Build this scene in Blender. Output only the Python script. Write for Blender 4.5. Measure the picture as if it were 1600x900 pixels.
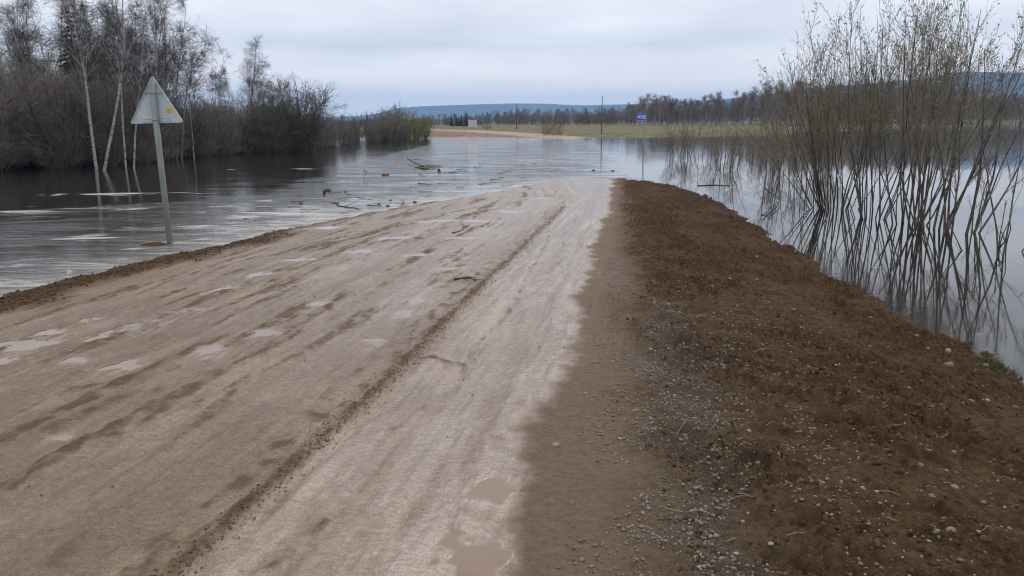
import bpy, math, random
import numpy as np
from mathutils import Matrix, Vector, Euler

for o in list(bpy.data.objects):
    bpy.data.objects.remove(o)
SC = bpy.context.scene
COL = SC.collection
R = math.radians
rs = np.random.RandomState(7)
random.seed(7)

# ------------------------------------------------------------------ camera
CAM_H = 2.13
LENS = 27.7
PITCH = 11.85
ROLL = -0.28
FPX = LENS / 36.0 * 1600.0
cam_d = bpy.data.cameras.new('camera')
cam = bpy.data.objects.new('camera', cam_d)
COL.objects.link(cam)
cam_d.lens = LENS
cam_d.sensor_width = 36
cam_d.clip_start = 0.05
cam_d.clip_end = 30000
CAM_ROT = (Euler((R(90 - PITCH), 0, 0)).to_matrix() @ Matrix.Rotation(R(ROLL), 3, 'Z'))
cam.matrix_world = Matrix.Translation((0, 0, CAM_H)) @ CAM_ROT.to_4x4()
SC.camera = cam

# ------------------------------------------------------------------ world / sun / exposure
SUN_EL, SUN_AZ = 44.0, 28.0
w = bpy.data.worlds.new('World')
SC.world = w
w.use_nodes = True
nt = w.node_tree
nt.nodes.clear()
def N(nt, t, **k):
    n = nt.nodes.new(t)
    for a, b in k.items():
        setattr(n, a, b)
    return n
out = N(nt, 'ShaderNodeOutputWorld')
bg = N(nt, 'ShaderNodeBackground')
bg.inputs['Strength'].default_value = 0.1
nt.links.new(bg.outputs[0], out.inputs['Surface'])
sky = N(nt, 'ShaderNodeTexSky', sky_type='NISHITA', sun_disc=False, sun_elevation=R(SUN_EL), sun_rotation=R(SUN_AZ))
sky.air_density = 1.0
sky.dust_density = 2.0
tc = N(nt, 'ShaderNodeTexCoord')
sep = N(nt, 'ShaderNodeSeparateXYZ')
nt.links.new(tc.outputs['Generated'], sep.inputs[0])
# cloud deck: project the direction onto a high flat layer so that clouds flatten to the horizon
add = N(nt, 'ShaderNodeMath', operation='ADD'); add.inputs[1].default_value = 0.10
mx = N(nt, 'ShaderNodeMath', operation='MAXIMUM'); mx.inputs[1].default_value = 0.0
nt.links.new(sep.outputs['Z'], mx.inputs[0])
nt.links.new(mx.outputs[0], add.inputs[0])
dx = N(nt, 'ShaderNodeMath', operation='DIVIDE'); dy = N(nt, 'ShaderNodeMath', operation='DIVIDE')
nt.links.new(sep.outputs['X'], dx.inputs[0]); nt.links.new(add.outputs[0], dx.inputs[1])
nt.links.new(sep.outputs['Y'], dy.inputs[0]); nt.links.new(add.outputs[0], dy.inputs[1])
cmb = N(nt, 'ShaderNodeCombineXYZ')
nt.links.new(dx.outputs[0], cmb.inputs[0]); nt.links.new(dy.outputs[0], cmb.inputs[1])
no1 = N(nt, 'ShaderNodeTexNoise'); no1.inputs['Scale'].default_value = 0.62; no1.inputs['Detail'].default_value = 5; no1.inputs['Roughness'].default_value = 0.5
nt.links.new(cmb.outputs[0], no1.inputs['Vector'])
cr = N(nt, 'ShaderNodeValToRGB')
cr.color_ramp.elements[0].position = 0.38; cr.color_ramp.elements[0].color = (9.3, 9.35, 9.85, 1)
cr.color_ramp.elements[1].position = 0.62; cr.color_ramp.elements[1].color = (12.4, 12.3, 12.6, 1)
nt.links.new(no1.outputs['Fac'], cr.inputs['Fac'])
# a cloud layer thins to a brighter rim all round the horizon
hz = N(nt, 'ShaderNodeMapRange'); hz.inputs['From Min'].default_value = 0.02; hz.inputs['From Max'].default_value = 0.09
hz.inputs['To Min'].default_value = 1.0; hz.inputs['To Max'].default_value = 0.0
nt.links.new(sep.outputs['Z'], hz.inputs['Value'])
mixh = N(nt, 'ShaderNodeMix', data_type='RGBA')
nt.links.new(hz.outputs[0], mixh.inputs['Factor'])
nt.links.new(cr.outputs['Color'], mixh.inputs['A']); mixh.inputs['B'].default_value = (24.0, 21.0, 17.6, 1)
mixs = N(nt, 'ShaderNodeMix', data_type='RGBA')
mixs.inputs['Factor'].default_value = 0.90
nt.links.new(sky.outputs[0], mixs.inputs['A'])
nt.links.new(mixh.outputs['Result'], mixs.inputs['B'])
nt.links.new(mixs.outputs['Result'], bg.inputs['Color'])

sun_d = bpy.data.lights.new('sun', 'SUN')
sun_d.energy = 1.1
sun_d.angle = R(25)
sun_d.color = (1.0, 0.96, 0.9)
sun = bpy.data.objects.new('sun', sun_d)
COL.objects.link(sun)
az = R(SUN_AZ)
sd = Vector((math.sin(az) * math.cos(R(SUN_EL)), math.cos(az) * math.cos(R(SUN_EL)), math.sin(R(SUN_EL))))
sun.rotation_euler = sd.to_track_quat('Z', 'Y').to_euler()
sun.location = (0, 0, 60)
vs = SC.view_settings
SC.display_settings.display_device = 'sRGB'
vs.view_transform = 'Standard'; vs.look = 'None'; vs.gamma = 1; vs.exposure = 0.0
vs.use_curve_mapping = False
SC.cycles.use_denoising = True
SC.cycles.filter_width = 1.1
SC.cycles.max_bounces = 6
SC.cycles.volume_bounces = 1
SC.cycles.transparent_max_bounces = 8

# ------------------------------------------------------------------ pixel -> place helpers
M3 = np.array(CAM_ROT)
def ray(px, py):
    d = M3 @ np.array([px - 800.0, 450.0 - py, -FPX])
    return d
def gz(px, py, z=0.0):
    d = ray(px, py)
    t = (z - CAM_H) / d[2]
    return np.array([d[0] * t, d[1] * t, z])
def at_y(px, py, Y):
    d = ray(px, py)
    t = Y / d[1]
    return np.array([d[0] * t, Y, CAM_H + d[2] * t])

# ------------------------------------------------------------------ noise
_perm = np.random.RandomState(3).permutation(4096)
def _h(ix, iy, s):
    return _perm[(_perm[(ix + s * 131) & 4095] + iy) & 4095]
def perlin(x, y, seed=0):
    x = np.asarray(x, float); y = np.asarray(y, float)
    ix = np.floor(x).astype(np.int64); iy = np.floor(y).astype(np.int64)
    fx = x - ix; fy = y - iy
    u = fx * fx * fx * (fx * (fx * 6 - 15) + 10); v = fy * fy * fy * (fy * (fy * 6 - 15) + 10)
    def g(a, b, dx, dy):
        an = _h(a, b, seed) * (2 * math.pi / 4096.0)
        return np.cos(an) * dx + np.sin(an) * dy
    n00 = g(ix, iy, fx, fy); n10 = g(ix + 1, iy, fx - 1, fy)
    n01 = g(ix, iy + 1, fx, fy - 1); n11 = g(ix + 1, iy + 1, fx - 1, fy - 1)
    return ((n00 * (1 - u) + n10 * u) * (1 - v) + (n01 * (1 - u) + n11 * u) * v) * 1.5
def fbm(x, y, oct=4, seed=0, gain=0.5, lac=2.03):
    a, s, t = 1.0, 0.0, 0.0
    for k in range(oct):
        s = s + a * perlin(x, y, seed + k); t += a
        x = x * lac; y = y * lac; a *= gain
    return s / t
def sstep(a, b, x):
    t = np.clip((x - a) / (b - a), 0, 1)
    return t * t * (3 - 2 * t)

# ------------------------------------------------------------------ mesh helpers
def mesh_np(name, V, F, mats, smooth=True, attrs=None, mat_idx=None):
    V = np.ascontiguousarray(V, np.float32).reshape(-1, 3)
    if not isinstance(F, (list, tuple)):
        F = [F]
    F = [np.asarray(f, np.int32) for f in F if len(f)]
    tot = np.concatenate([np.full(len(f), f.shape[1], np.int32) for f in F])
    loops = np.concatenate([f.ravel() for f in F])
    me = bpy.data.meshes.new(name)
    me.vertices.add(len(V)); me.vertices.foreach_set('co', V.ravel())
    me.loops.add(len(loops)); me.loops.foreach_set('vertex_index', loops)
    me.polygons.add(len(tot))
    st = np.zeros(len(tot), np.int32); st[1:] = np.cumsum(tot)[:-1]
    me.polygons.foreach_set('loop_start', st)
    me.polygons.foreach_set('loop_total', tot)
    if smooth:
        me.polygons.foreach_set('use_smooth', np.ones(len(tot), bool))
    if mat_idx is not None:
        me.polygons.foreach_set('material_index', np.asarray(mat_idx, np.int32))
    for m in (mats if isinstance(mats, (list, tuple)) else [mats]):
        me.materials.append(m)
    for k, a in (attrs or {}).items():
        at = me.attributes.new(k, 'FLOAT', 'POINT')
        at.data.foreach_set('value', np.ascontiguousarray(a, np.float32).ravel())
    me.update(calc_edges=True)
    me.validate()
    return me
def obj(name, me, parent=None, loc=None, **props):
    o = bpy.data.objects.new(name, me)
    COL.objects.link(o)
    if parent is not None:
        o.parent = parent
    if loc is not None:
        o.location = loc
    for k, v in props.items():
        o[k] = v
    return o
def thing(name, label, category, loc=(0, 0, 0), rotz=0.0, group=None):
    o = bpy.data.objects.new(name, None)
    COL.objects.link(o)
    o.location = loc; o.rotation_euler = (0, 0, rotz)
    o.empty_display_size = 0.2
    o['label'] = label; o['category'] = category
    if group: o['group'] = group
    return o
def dup(root, loc, rotz=0.0, sc=1.0, label=None, group=None):
    r = root.copy(); COL.objects.link(r)
    r.location = loc; r.rotation_euler = (0, 0, rotz)
    r.scale = sc if isinstance(sc, (tuple, list)) else (sc, sc, sc)
    if label: r['label'] = label
    if group: r['group'] = group
    for ch in list(root.children):
        c = ch.copy(); COL.objects.link(c); c.parent = r
        for g in list(ch.children):
            d = g.copy(); COL.objects.link(d); d.parent = c
    return r
def grid_faces(nr, nc):
    i = np.arange(nr - 1)[:, None] * nc + np.arange(nc - 1)[None, :]
    return np.stack([i, i + 1, i + nc + 1, i + nc], -1).reshape(-1, 4)

class MB:
    def __init__(s): s.V = []; s.F = []; s.n = 0
    def add(s, V, F):
        V = np.asarray(V, float).reshape(-1, 3)
        s.V.append(V)
        for f in F: s.F.append([i + s.n for i in f])
        s.n += len(V); return s
    def box(s, c, d, rot=None):
        x, y, z = [k / 2 for k in d]
        V = np.array([(-x,-y,-z),(x,-y,-z),(x,y,-z),(-x,y,-z),(-x,-y,z),(x,-y,z),(x,y,z),(-x,y,z)])
        if rot is not None: V = V @ np.array(rot).T
        return s.add(V + np.array(c), [(0,3,2,1),(4,5,6,7),(0,1,5,4),(1,2,6,5),(2,3,7,6),(3,0,4,7)])
    def prism(s, poly, y0, y1):     # polygon in xz extruded along y
        n = len(poly)
        V = [(p[0], y0, p[1]) for p in poly] + [(p[0], y1, p[1]) for p in poly]
        F = [tuple(range(n)), tuple(range(2 * n - 1, n - 1, -1))] + [(i, i + n, (i + 1) % n + n, (i + 1) % n) for i in range(n)]
        return s.add(V, F)
    def tube(s, pts, rad, sides=10, cap=True):
        pts = np.asarray(pts, float); K = len(pts)
        rad = np.broadcast_to(np.asarray(rad, float), (K,))
        V, F = tubes(pts[None], rad[None], sides)
        base = s.n
        s.add(V, [tuple(f) for f in F])
        if cap:
            s.F.append([base + i for i in range(sides)][::-1]); s.F.append([base + (K - 1) * sides + i for i in range(sides)])
        return s
    def mesh(s, name, mat, smooth=False):
        me = bpy.data.meshes.new(name)
        me.from_pydata([tuple(v) for v in np.concatenate(s.V)], [], [list(map(int, f)) for f in s.F])
        me.materials.append(mat)
        if smooth: me.polygons.foreach_set('use_smooth', np.ones(len(me.polygons), bool))
        me.update()
        return me
    def build(s, name, mat, parent=None, smooth=False, **p):
        return obj(name, s.mesh(name, mat, smooth), parent, **p)

def nrm(v):
    return v / np.maximum(np.linalg.norm(v, axis=-1, keepdims=True), 1e-9)
def tubes(P, Rd, S=3):
    n, K, _ = P.shape
    T = nrm(np.gradient(P, axis=1))
    mean = nrm(P[:, -1] - P[:, 0])
    ref = np.where(np.abs(mean[:, 2:3]) > 0.8, np.array([[1.0, 0, 0]]), np.array([[0, 0, 1.0]]))[:, None, :]
    U = nrm(np.cross(T, np.broadcast_to(ref, T.shape))); W = np.cross(T, U)
    a = np.arange(S) * 2 * math.pi / S
    V = P[:, :, None, :] + Rd[:, :, None, None] * (np.cos(a)[None, None, :, None] * U[:, :, None, :] + np.sin(a)[None, None, :, None] * W[:, :, None, :])
    b = (np.arange(n)[:, None, None] * K + np.arange(K - 1)[None, :, None]) * S + np.arange(S)[None, None, :]
    b2 = (np.arange(n)[:, None, None] * K + np.arange(K - 1)[None, :, None]) * S + ((np.arange(S) + 1) % S)[None, None, :]
    F = np.stack([b, b2, b2 + S, b + S], -1).reshape(-1, 4)
    return V.reshape(-1, 3), F
def tube_mesh(name, levels, mats, mat_of=None):
    Vs, Fs, mi, n = [], [], [], 0
    for k, (P, Rd, S) in enumerate(levels):
        V, F = tubes(P, Rd, S)
        Vs.append(V); Fs.append(F + n); n += len(V)
        mi.append(np.full(len(F), mat_of[k] if mat_of else 0))
    return mesh_np(name, np.concatenate(Vs), np.concatenate(Fs), mats, mat_idx=np.concatenate(mi))

# ------------------------------------------------------------------ branching
def grow(rng, P, Rd, n, t0, t1, lenf, ang, K=5, up=0.0, wob=0.12, rr=0.55, rmin=0.003, tip=0.35):
    """children of every branch in P; lenf(t, parent length) -> length; ang in degrees (lo, hi); up bends towards +z (or down)"""
    m, KP, _ = P.shape
    t = np.sort(rng.uniform(t0, t1, (m, n)), 1)
    f = t * (KP - 1); i = np.minimum(f.astype(int), KP - 2); fr = (f - i)[..., None]
    idx = np.arange(m)[:, None]
    base = P[idx, i] * (1 - fr) + P[idx, i + 1] * fr
    tan = nrm(P[idx, i + 1] - P[idx, i])
    r0 = (Rd[idx, i] * (1 - fr[..., 0]) + Rd[idx, i + 1] * fr[..., 0]) * rr
    L = np.linalg.norm(np.diff(P, axis=1), axis=2).sum(1)[:, None]
    ln = lenf(t, L) * rng.uniform(0.7, 1.25, (m, n))
    rv = nrm(rng.normal(size=(m, n, 3)))
    side = nrm(np.cross(tan, rv))
    a = np.radians(rng.uniform(ang[0], ang[1], (m, n)))[..., None]
    d = tan * np.cos(a) + side * np.sin(a)
    base = base.reshape(-1, 3); d = d.reshape(-1, 3); ln = ln.reshape(-1); r0 = np.maximum(r0.reshape(-1), rmin)
    pts = [base]; p = base
    step = (ln / (K - 1))[:, None]
    for k in range(K - 1):
        d = nrm(d + np.array([0, 0, up]) / (K - 1) + rng.normal(0, wob, d.shape))
        p = p + d * step
        pts.append(p)
    Q = np.stack(pts, 1)
    q = np.linspace(1, tip, K)[None] * r0[:, None]
    return Q, np.maximum(q, rmin * 0.6)
def stem_path(rng, base, d, L, K=10, up=0.3, wob=0.05, r0=0.02, r1=0.004):
    p = np.array(base, float); d = np.array(d, float); d /= np.linalg.norm(d)
    pts = [p]
    for k in range(K - 1):
        d = d + np.array([0, 0, up / (K - 1)]) + rng.normal(0, wob, 3)
        d /= np.linalg.norm(d)
        p = p + d * L / (K - 1)
        pts.append(p)
    return np.array(pts), np.linspace(r0, r1, K)

# ------------------------------------------------------------------ materials
def mat(name):
    m = bpy.data.materials.new(name); m.use_nodes = True
    nt = m.node_tree
    return m, nt, nt.nodes['Principled BSDF']
def L(nt, a, b): nt.links.new(a, b)
def noise(nt, vec, scale, detail=3, rough=0.55, dist=0.0):
    n = N(nt, 'ShaderNodeTexNoise')
    n.inputs['Scale'].default_value = scale; n.inputs['Detail'].default_value = detail
    n.inputs['Roughness'].default_value = rough; n.inputs['Distortion'].default_value = dist
    if vec is not None: L(nt, vec, n.inputs['Vector'])
    return n
def ramp(nt, fac, stops):
    c = N(nt, 'ShaderNodeValToRGB'); e = c.color_ramp.elements
    while len(e) < len(stops): e.new(0.5)
    for k, (p, col) in enumerate(stops):
        e[k].position = p; e[k].color = tuple(col) + (1,) if len(col) == 3 else col
    L(nt, fac, c.inputs['Fac']); return c.outputs['Color']
def mixc(nt, f, a, b):
    m = N(nt, 'ShaderNodeMix', data_type='RGBA')
    for k, v in (('Factor', f), ('A', a), ('B', b)):
        s = m.inputs[k]
        if hasattr(v, 'links'): L(nt, v, s)
        elif isinstance(v, (int, float)): s.default_value = v
        else: s.default_value = tuple(v) + (1,)
    return m.outputs['Result']
def math_(nt, op, a, b=None, c=None):
    m = N(nt, 'ShaderNodeMath', operation=op)
    for k, v in enumerate((a, b, c)):
        if v is None: continue
        if hasattr(v, 'links'): L(nt, v, m.inputs[k])
        else: m.inputs[k].default_value = v
    return m.outputs[0]
def attr(nt, name):
    a = N(nt, 'ShaderNodeAttribute'); a.attribute_name = name
    return a.outputs['Fac']
def simple(name, c0, c1, scale=8.0, rough=0.8, spec=0.3, coord='Object', bump=0.0, stretch=None, metallic=0.0, rnd=0.0):
    m, nt, b = mat(name)
    t = N(nt, 'ShaderNodeTexCoord').outputs[coord]
    if stretch:
        mp = N(nt, 'ShaderNodeMapping'); mp.inputs['Scale'].default_value = stretch
        L(nt, t, mp.inputs['Vector']); t = mp.outputs[0]
    n = noise(nt, t, scale, 4)
    col = ramp(nt, n.outputs['Fac'], [(0.3, c0), (0.7, c1)])
    if rnd:
        oi = N(nt, 'ShaderNodeObjectInfo')
        hs = N(nt, 'ShaderNodeHueSaturation')
        v = math_(nt, 'MULTIPLY_ADD', oi.outputs['Random'], rnd * 2, 1 - rnd)
        L(nt, v, hs.inputs['Value']); L(nt, col, hs.inputs['Color']); col = hs.outputs[0]
    L(nt, col, b.inputs['Base Color'])
    b.inputs['Roughness'].default_value = rough
    b.inputs['Specular IOR Level'].default_value = spec
    b.inputs['Metallic'].default_value = metallic
    if bump:
        bp = N(nt, 'ShaderNodeBump'); bp.inputs['Strength'].default_value = bump; bp.inputs['Distance'].default_value = 0.01
        L(nt, n.outputs['Fac'], bp.inputs['Height']); L(nt, bp.outputs[0], b.inputs['Normal'])
    return m

def birch_bark():
    m, nt, b = mat('birch_bark')
    t = N(nt, 'ShaderNodeTexCoord').outputs['Object']
    mp = N(nt, 'ShaderNodeMapping'); mp.inputs['Scale'].default_value = (4, 4, 16); L(nt, t, mp.inputs['Vector'])
    n = noise(nt, mp.outputs[0], 1.0, 4, 0.6)
    n2 = noise(nt, t, 1.3, 3)
    col = ramp(nt, n.outputs['Fac'], [(0.38, (0.03, 0.027, 0.025)), (0.46, (0.42, 0.40, 0.38)), (0.7, (0.58, 0.56, 0.53))])
    col = mixc(nt, math_(nt, 'MULTIPLY', n2.outputs['Fac'], 0.7), col, (0.2, 0.18, 0.165))
    L(nt, col, b.inputs['Base Color']); b.inputs['Roughness'].default_value = 0.75
    return m
M_BIRCH = birch_bark()
M_BIRCH_TWIG = simple('birch_twig', (0.05, 0.038, 0.035), (0.10, 0.078, 0.07), 3)
M_DARKBARK = simple('dark_bark', (0.05, 0.043, 0.036), (0.10, 0.085, 0.07), 5)
M_THICK = simple('thicket_twig', (0.125, 0.108, 0.092), (0.215, 0.188, 0.16), 1.5, rnd=0.3)
M_OLIVE = simple('olive_twig', (0.17, 0.155, 0.075), (0.28, 0.255, 0.12), 1.5, rnd=0.2)
M_WILLOW = simple('willow_bark', (0.045, 0.038, 0.029), (0.165, 0.14, 0.105), 6, rough=0.7, rnd=0.25)
M_WTWIG = simple('willow_twig', (0.17, 0.138, 0.09), (0.30, 0.25, 0.17), 3)
M_BUD = simple('willow_bud', (0.17, 0.155, 0.10), (0.34, 0.31, 0.21), 9)
M_FARTRUNK = simple('far_trunk', (0.13, 0.12, 0.11), (0.32, 0.30, 0.28), 0.8, rnd=0.35)
M_FARTWIG = simple('far_twig', (0.13, 0.098, 0.08), (0.23, 0.178, 0.148), 0.8, rnd=0.3)
M_SPRUCE = simple('spruce_needles', (0.012, 0.02, 0.013), (0.03, 0.045, 0.028), 2.0)
M_STONE = simple('pebble_stone', (0.13, 0.105, 0.085), (0.32, 0.28, 0.235), 14, rough=0.75, rnd=0.4, bump=0.2)
M_GRAVEL = simple('gravel_stone', (0.08, 0.064, 0.048), (0.30, 0.265, 0.218), 22, rough=0.6)
M_CLOD = simple('soil_clod', (0.042, 0.0235, 0.0115), (0.138, 0.083, 0.044), 14, rough=0.95, spec=0.1, bump=0.5)
M_CRUMB = simple('mud_crumb', (0.13, 0.084, 0.049), (0.22, 0.148, 0.092), 14, rough=0.9, spec=0.15)
M_STICK = simple('wet_driftwood', (0.03, 0.024, 0.018), (0.085, 0.07, 0.05), 9, rough=0.5)
M_STRAW = simple('pale_reed', (0.22, 0.2, 0.13), (0.34, 0.31, 0.21), 9, rough=0.7)
M_GRASSB = simple('grass_blade', (0.06, 0.075, 0.025), (0.15, 0.16, 0.06), 5, rough=0.7)
M_ZINC = simple('galvanised_panel', (0.40, 0.44, 0.47), (0.52, 0.56, 0.58), 5, rough=0.55, metallic=0.0)
M_POST = simple('painted_post', (0.17, 0.19, 0.18), (0.27, 0.29, 0.27), 4, rough=0.6, stretch=(2, 2, 0.6))
M_BRACKET = simple('bracket_steel', (0.22, 0.25, 0.28), (0.32, 0.35, 0.38), 20, rough=0.5)
M_YELLOW = simple('yellow_sticker', (0.6, 0.38, 0.02), (0.72, 0.48, 0.04), 30, rough=0.5)
M_PRINT = simple('sticker_print', (0.2, 0.13, 0.01), (0.3, 0.2, 0.02), 30)
M_BLUE = simple('blue_sign', (0.008, 0.08, 0.5), (0.012, 0.1, 0.58), 5, rough=0.4)
M_WHITE = simple('white_paint', (0.72, 0.73, 0.74), (0.8, 0.8, 0.8), 5, rough=0.5)
M_WOODPOLE = simple('pole_wood', (0.07, 0.062, 0.055), (0.14, 0.125, 0.11), 6, stretch=(6, 6, 0.4))
M_ORANGE = simple('orange_foam', (0.2, 0.085, 0.045), (0.32, 0.15, 0.08), 25, rough=0.8, bump=0.5)
M_PALE = simple('pale_foam', (0.5, 0.46, 0.33), (0.66, 0.62, 0.48), 25, rough=0.8, bump=0.4)
M_BLACK = simple('black_rubber', (0.012, 0.012, 0.014), (0.03, 0.03, 0.03), 9, rough=0.5)

# ------------------------------------------------------------------ the road embankment: one fine height field
LP = [(-60, 492), (0, 469), (100, 446), (200, 421), (265, 404), (330, 394), (400, 373), (500, 350), (600, 331), (700, 313), (780, 299), (835, 287), (885, 279)]
RP = [(1600, 612), (1540, 572), (1450, 522), (1375, 478), (1300, 440), (1200, 376), (1150, 336), (1100, 309), (1050, 293), (1000, 284.5), (960, 280)]
_l = np.array([gz(*p) for p in LP]); _r = np.array([gz(*p) for p in RP])
def xL(y):
    yy = np.concatenate([[-8, 4], _l[:, 1], [_l[-1, 1] + 6]]); xx = np.concatenate([[-9.0, -7.4], _l[:, 0], [_l[-1, 0] + 6]])
    o = np.argsort(yy); return np.interp(y, yy[o], xx[o])
def xR(y):
    yy = np.concatenate([[-8, 2], _r[:, 1], [_r[-1, 1] + 6]]); xx = np.concatenate([[3.9, 3.95], _r[:, 0], [_r[-1, 0] - 5]])
    o = np.argsort(yy); return np.interp(y, yy[o], xx[o])
def zc(y):
    return np.interp(y, [-8, 0, 5, 10, 15, 20, 26, 31, 36, 60], [.55, .50, .46, .40, .32, .235, .115, .015, -.10, -.7])
def smin(a, b, k):
    h = np.clip(0.5 + 0.5 * (b - a) / k, 0, 1)
    return b * (1 - h) + a * h - k * h * (1 - h)
def base_z(x, y):
    dl = x - xL(y); dr = xR(y) - x
    gl = np.where(dl > 0, 0.085 * dl + 0.03 * np.tanh(dl * 2), 0.16 * dl)
    gr = np.where(dr > 0, 0.20 * dr, 0.33 * dr)
    return smin(smin(zc(y), gl, 0.06), gr, 0.10)
def gp(px, py):
    d = ray(px, py); t = (0.4 - CAM_H) / d[2]
    for _ in range(14):
        z = float(base_z(np.array(d[0] * t), np.array(d[1] * t)))
        t = 0.5 * t + 0.5 * (z - CAM_H) / d[2]
    return np.array([d[0] * t, d[1] * t, CAM_H + d[2] * t])
def line_of(pts):
    a = np.array([gp(*p) for p in pts]); o = np.argsort(a[:, 1]); a = a[o]
    # carry the line on behind the camera
    s = (a[1, 0] - a[0, 0]) / max(a[1, 1] - a[0, 1], 1e-3)
    y0 = -6.0
    yy = np.concatenate([[y0], a[:, 1]]); xx = np.concatenate([[a[0, 0] + s * 0.6 * (y0 - a[0, 1])], a[:, 0]])
    return lambda y: np.interp(y, yy, xx)
EDGE1 = line_of([(957, 283), (946, 330), (926, 380), (906, 450), (884, 520), (862, 585), (845, 640), (812, 700), (806, 780), (785, 860), (775, 898)])
EDGE2 = line_of([(963, 283), (962, 330), (960, 400), (958, 500), (952, 600), (945, 700), (935, 800), (925, 898)])
RUT = line_of([(898, 305), (885, 320), (860, 345), (790, 412), (715, 482), (640, 557), (560, 635), (450, 737), (350, 827), (270, 898)])
GRAVEL = line_of([(1040, 500), (1050, 560), (1070, 640), (1085, 720), (1100, 800), (1110, 898)])

ys = [-5.0]
while ys[-1] < 1.4: ys.append(ys[-1] + 0.12)
while ys[-1] < 40: ys.append(ys[-1] + max(0.012, 0.0045 * ys[-1]))
ys = np.array(ys)
xs = np.concatenate([np.arange(-14, -7.6, 0.16), np.arange(-7.6, 0.6, 0.022), np.arange(0.6, 5.6, 0.0165), np.arange(5.6, 6.2, 0.05), np.arange(6.2, 11, 0.16)])
X, Y = np.meshgrid(xs, ys)
B = base_z(X, Y)
dl = X - xL(Y); dr = xR(Y) - X
s = X - RUT(Y)
# masks
wob = 0.10 * fbm(X * 1.3, Y * 0.6, 3, 11) + 0.05 * fbm(X * 5, Y * 4, 3, 12)
damp = sstep(-0.06, 0.12, X + wob * 2.2 + 0.05 * fbm(X * 14, Y * 9, 3, 13) - EDGE1(Y))              # wet slick mud -> damp brown mud
soil = sstep(-0.15, 0.55, X + wob * 2.5 - EDGE2(Y))              # -> loose dark soil of the shoulder
berm_k = sstep(16.5, 12.0, Y)
berm = np.exp(-((dl - 0.62 - 0.25 * fbm(Y * 0.7, X * 0.2, 2, 20)) / (0.42)) ** 2) * berm_k
berm2 = np.exp(-((dl - 0.22) / 0.18) ** 2) * sstep(26, 17, Y) * 0.6
soilL = np.clip(berm * 1.25 + berm2 + 0.5 * fbm(X * 3, Y * 2, 3, 21) * (berm > 0.15), 0, 1)
# loose ridges and tyre lines pressed along the road
ridge = np.zeros_like(X); rz = np.zeros_like(X)
rn = fbm(X * 9, Y * 5, 3, 31)
w0 = np.clip(0.055 + 0.012 * rn + 0.03 * fbm(Y * 0.9, X * 0.1, 2, 30), 0.02, 0.14)
main = np.exp(-(s / w0) ** 2) * sstep(20, 9, Y) * (0.75 + 0.5 * fbm(Y * 1.3, X * 0.2, 2, 29))
ridge = np.maximum(ridge, main * np.clip(0.9 + 0.7 * rn, 0, 1)); rz += 0.032 * main * (1 + 1.0 * rn + 0.3 * rs.normal(0, .5, X.shape))
wide = np.exp(-((s + 0.16) / 0.16) ** 2) * sstep(14, 8, Y)
ridge = np.maximum(ridge, wide * np.clip(0.25 + 1.5 * rn, 0, 0.75)); rz += 0.008 * wide * (1 + 2 * rn)
def seg_mask(pts, wd, end=0.25):
    m = np.zeros_like(X)
    P = np.array([gp(*p)[:2] for p in pts])
    x0, x1 = P[:, 0].min() - 4 * wd - .1, P[:, 0].max() + 4 * wd + .1
    y0, y1 = P[:, 1].min() - 4 * wd - .1, P[:, 1].max() + 4 * wd + .1
    j = (ys > y0) & (ys < y1); i = (xs > x0) & (xs < x1)
    if not j.any() or not i.any(): return m
    sub = np.ix_(j, i); xx, yy = X[sub], Y[sub]
    best = np.full(xx.shape, 9.0)
    wx = xx + 0.05 * fbm(xx * 3, yy * 3, 2, 41); wy = yy + 0.10 * fbm(xx * 3, yy * 2, 2, 42)
    for a, b in zip(P[:-1], P[1:]):
        d = b - a; t = np.clip(((wx - a[0]) * d[0] + (wy - a[1]) * d[1]) / (d @ d), 0, 1)
        best = np.minimum(best, np.hypot(wx - a[0] - t * d[0], wy - a[1] - t * d[1]))
    m[sub] = np.exp(-(best / wd) ** 2)
    return m
SEG = [  # pixel polylines, half width in metres, looseness, height
    ([(648, 556), (690, 566), (722, 570)], 0.05, 1.0, 0.018),
    ([(868, 350), (820, 440), (795, 485), (770, 510)], 0.03, 0.7, -0.008), ([(900, 330), (872, 400)], 0.025, 0.6, -0.006),
    ([(770, 505), (735, 555), (715, 590)], 0.03, 0.5, -0.006),
    ([(545, 455), (500, 490), (450, 515)], 0.07, 0.9, 0.02), ([(450, 520), (400, 560), (330, 585)], 0.06, 0.8, 0.015),
    ([(300, 470), (380, 450), (480, 428)], 0.10, 0.6, 0.015), ([(560, 400), (470, 420), (330, 470)], 0.10, 0.5, 0.012),
    ([(270, 628), (215, 655), (185, 662)], 0.06, 0.9, 0.018), ([(130, 690), (80, 715), (45, 745)], 0.05, 1.0, 0.022),
    ([(185, 685), (130, 695)], 0.04, 0.9, 0.015), ([(0, 700), (60, 680), (150, 640), (230, 610)], 0.12, 0.7, 0.018),
    ([(280, 575), (220, 588), (110, 612)], 0.07, 0.8, 0.016), ([(115, 548), (155, 538)], 0.11, 0.9, 0.02),
    ([(690, 620), (650, 645), (620, 668)], 0.05, 0.6, 0.012), ([(500, 815), (460, 850), (420, 890)], 0.04, 0.8, 0.014),
    ([(640, 420), (560, 470), (520, 500)], 0.08, 0.5, 0.01), ([(700, 355), (620, 385), (520, 415), (420, 440)], 0.12, 0.6, 0.012),
    ([(740, 325), (640, 350), (520, 375), (420, 400)], 0.13, 0.75, 0.015), ([(860, 300), (780, 325), (700, 350)], 0.12, 0.55, 0.01),
    ([(650, 345), (560, 365), (470, 385)], 0.10, 0.6, 0.014), ([(600, 520), (540, 570), (470, 640)], 0.05, 0.45, 0.008),
    ([(0, 555), (60, 530), (150, 500), (250, 470)], 0.10, 0.45, 0.012),
]
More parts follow.
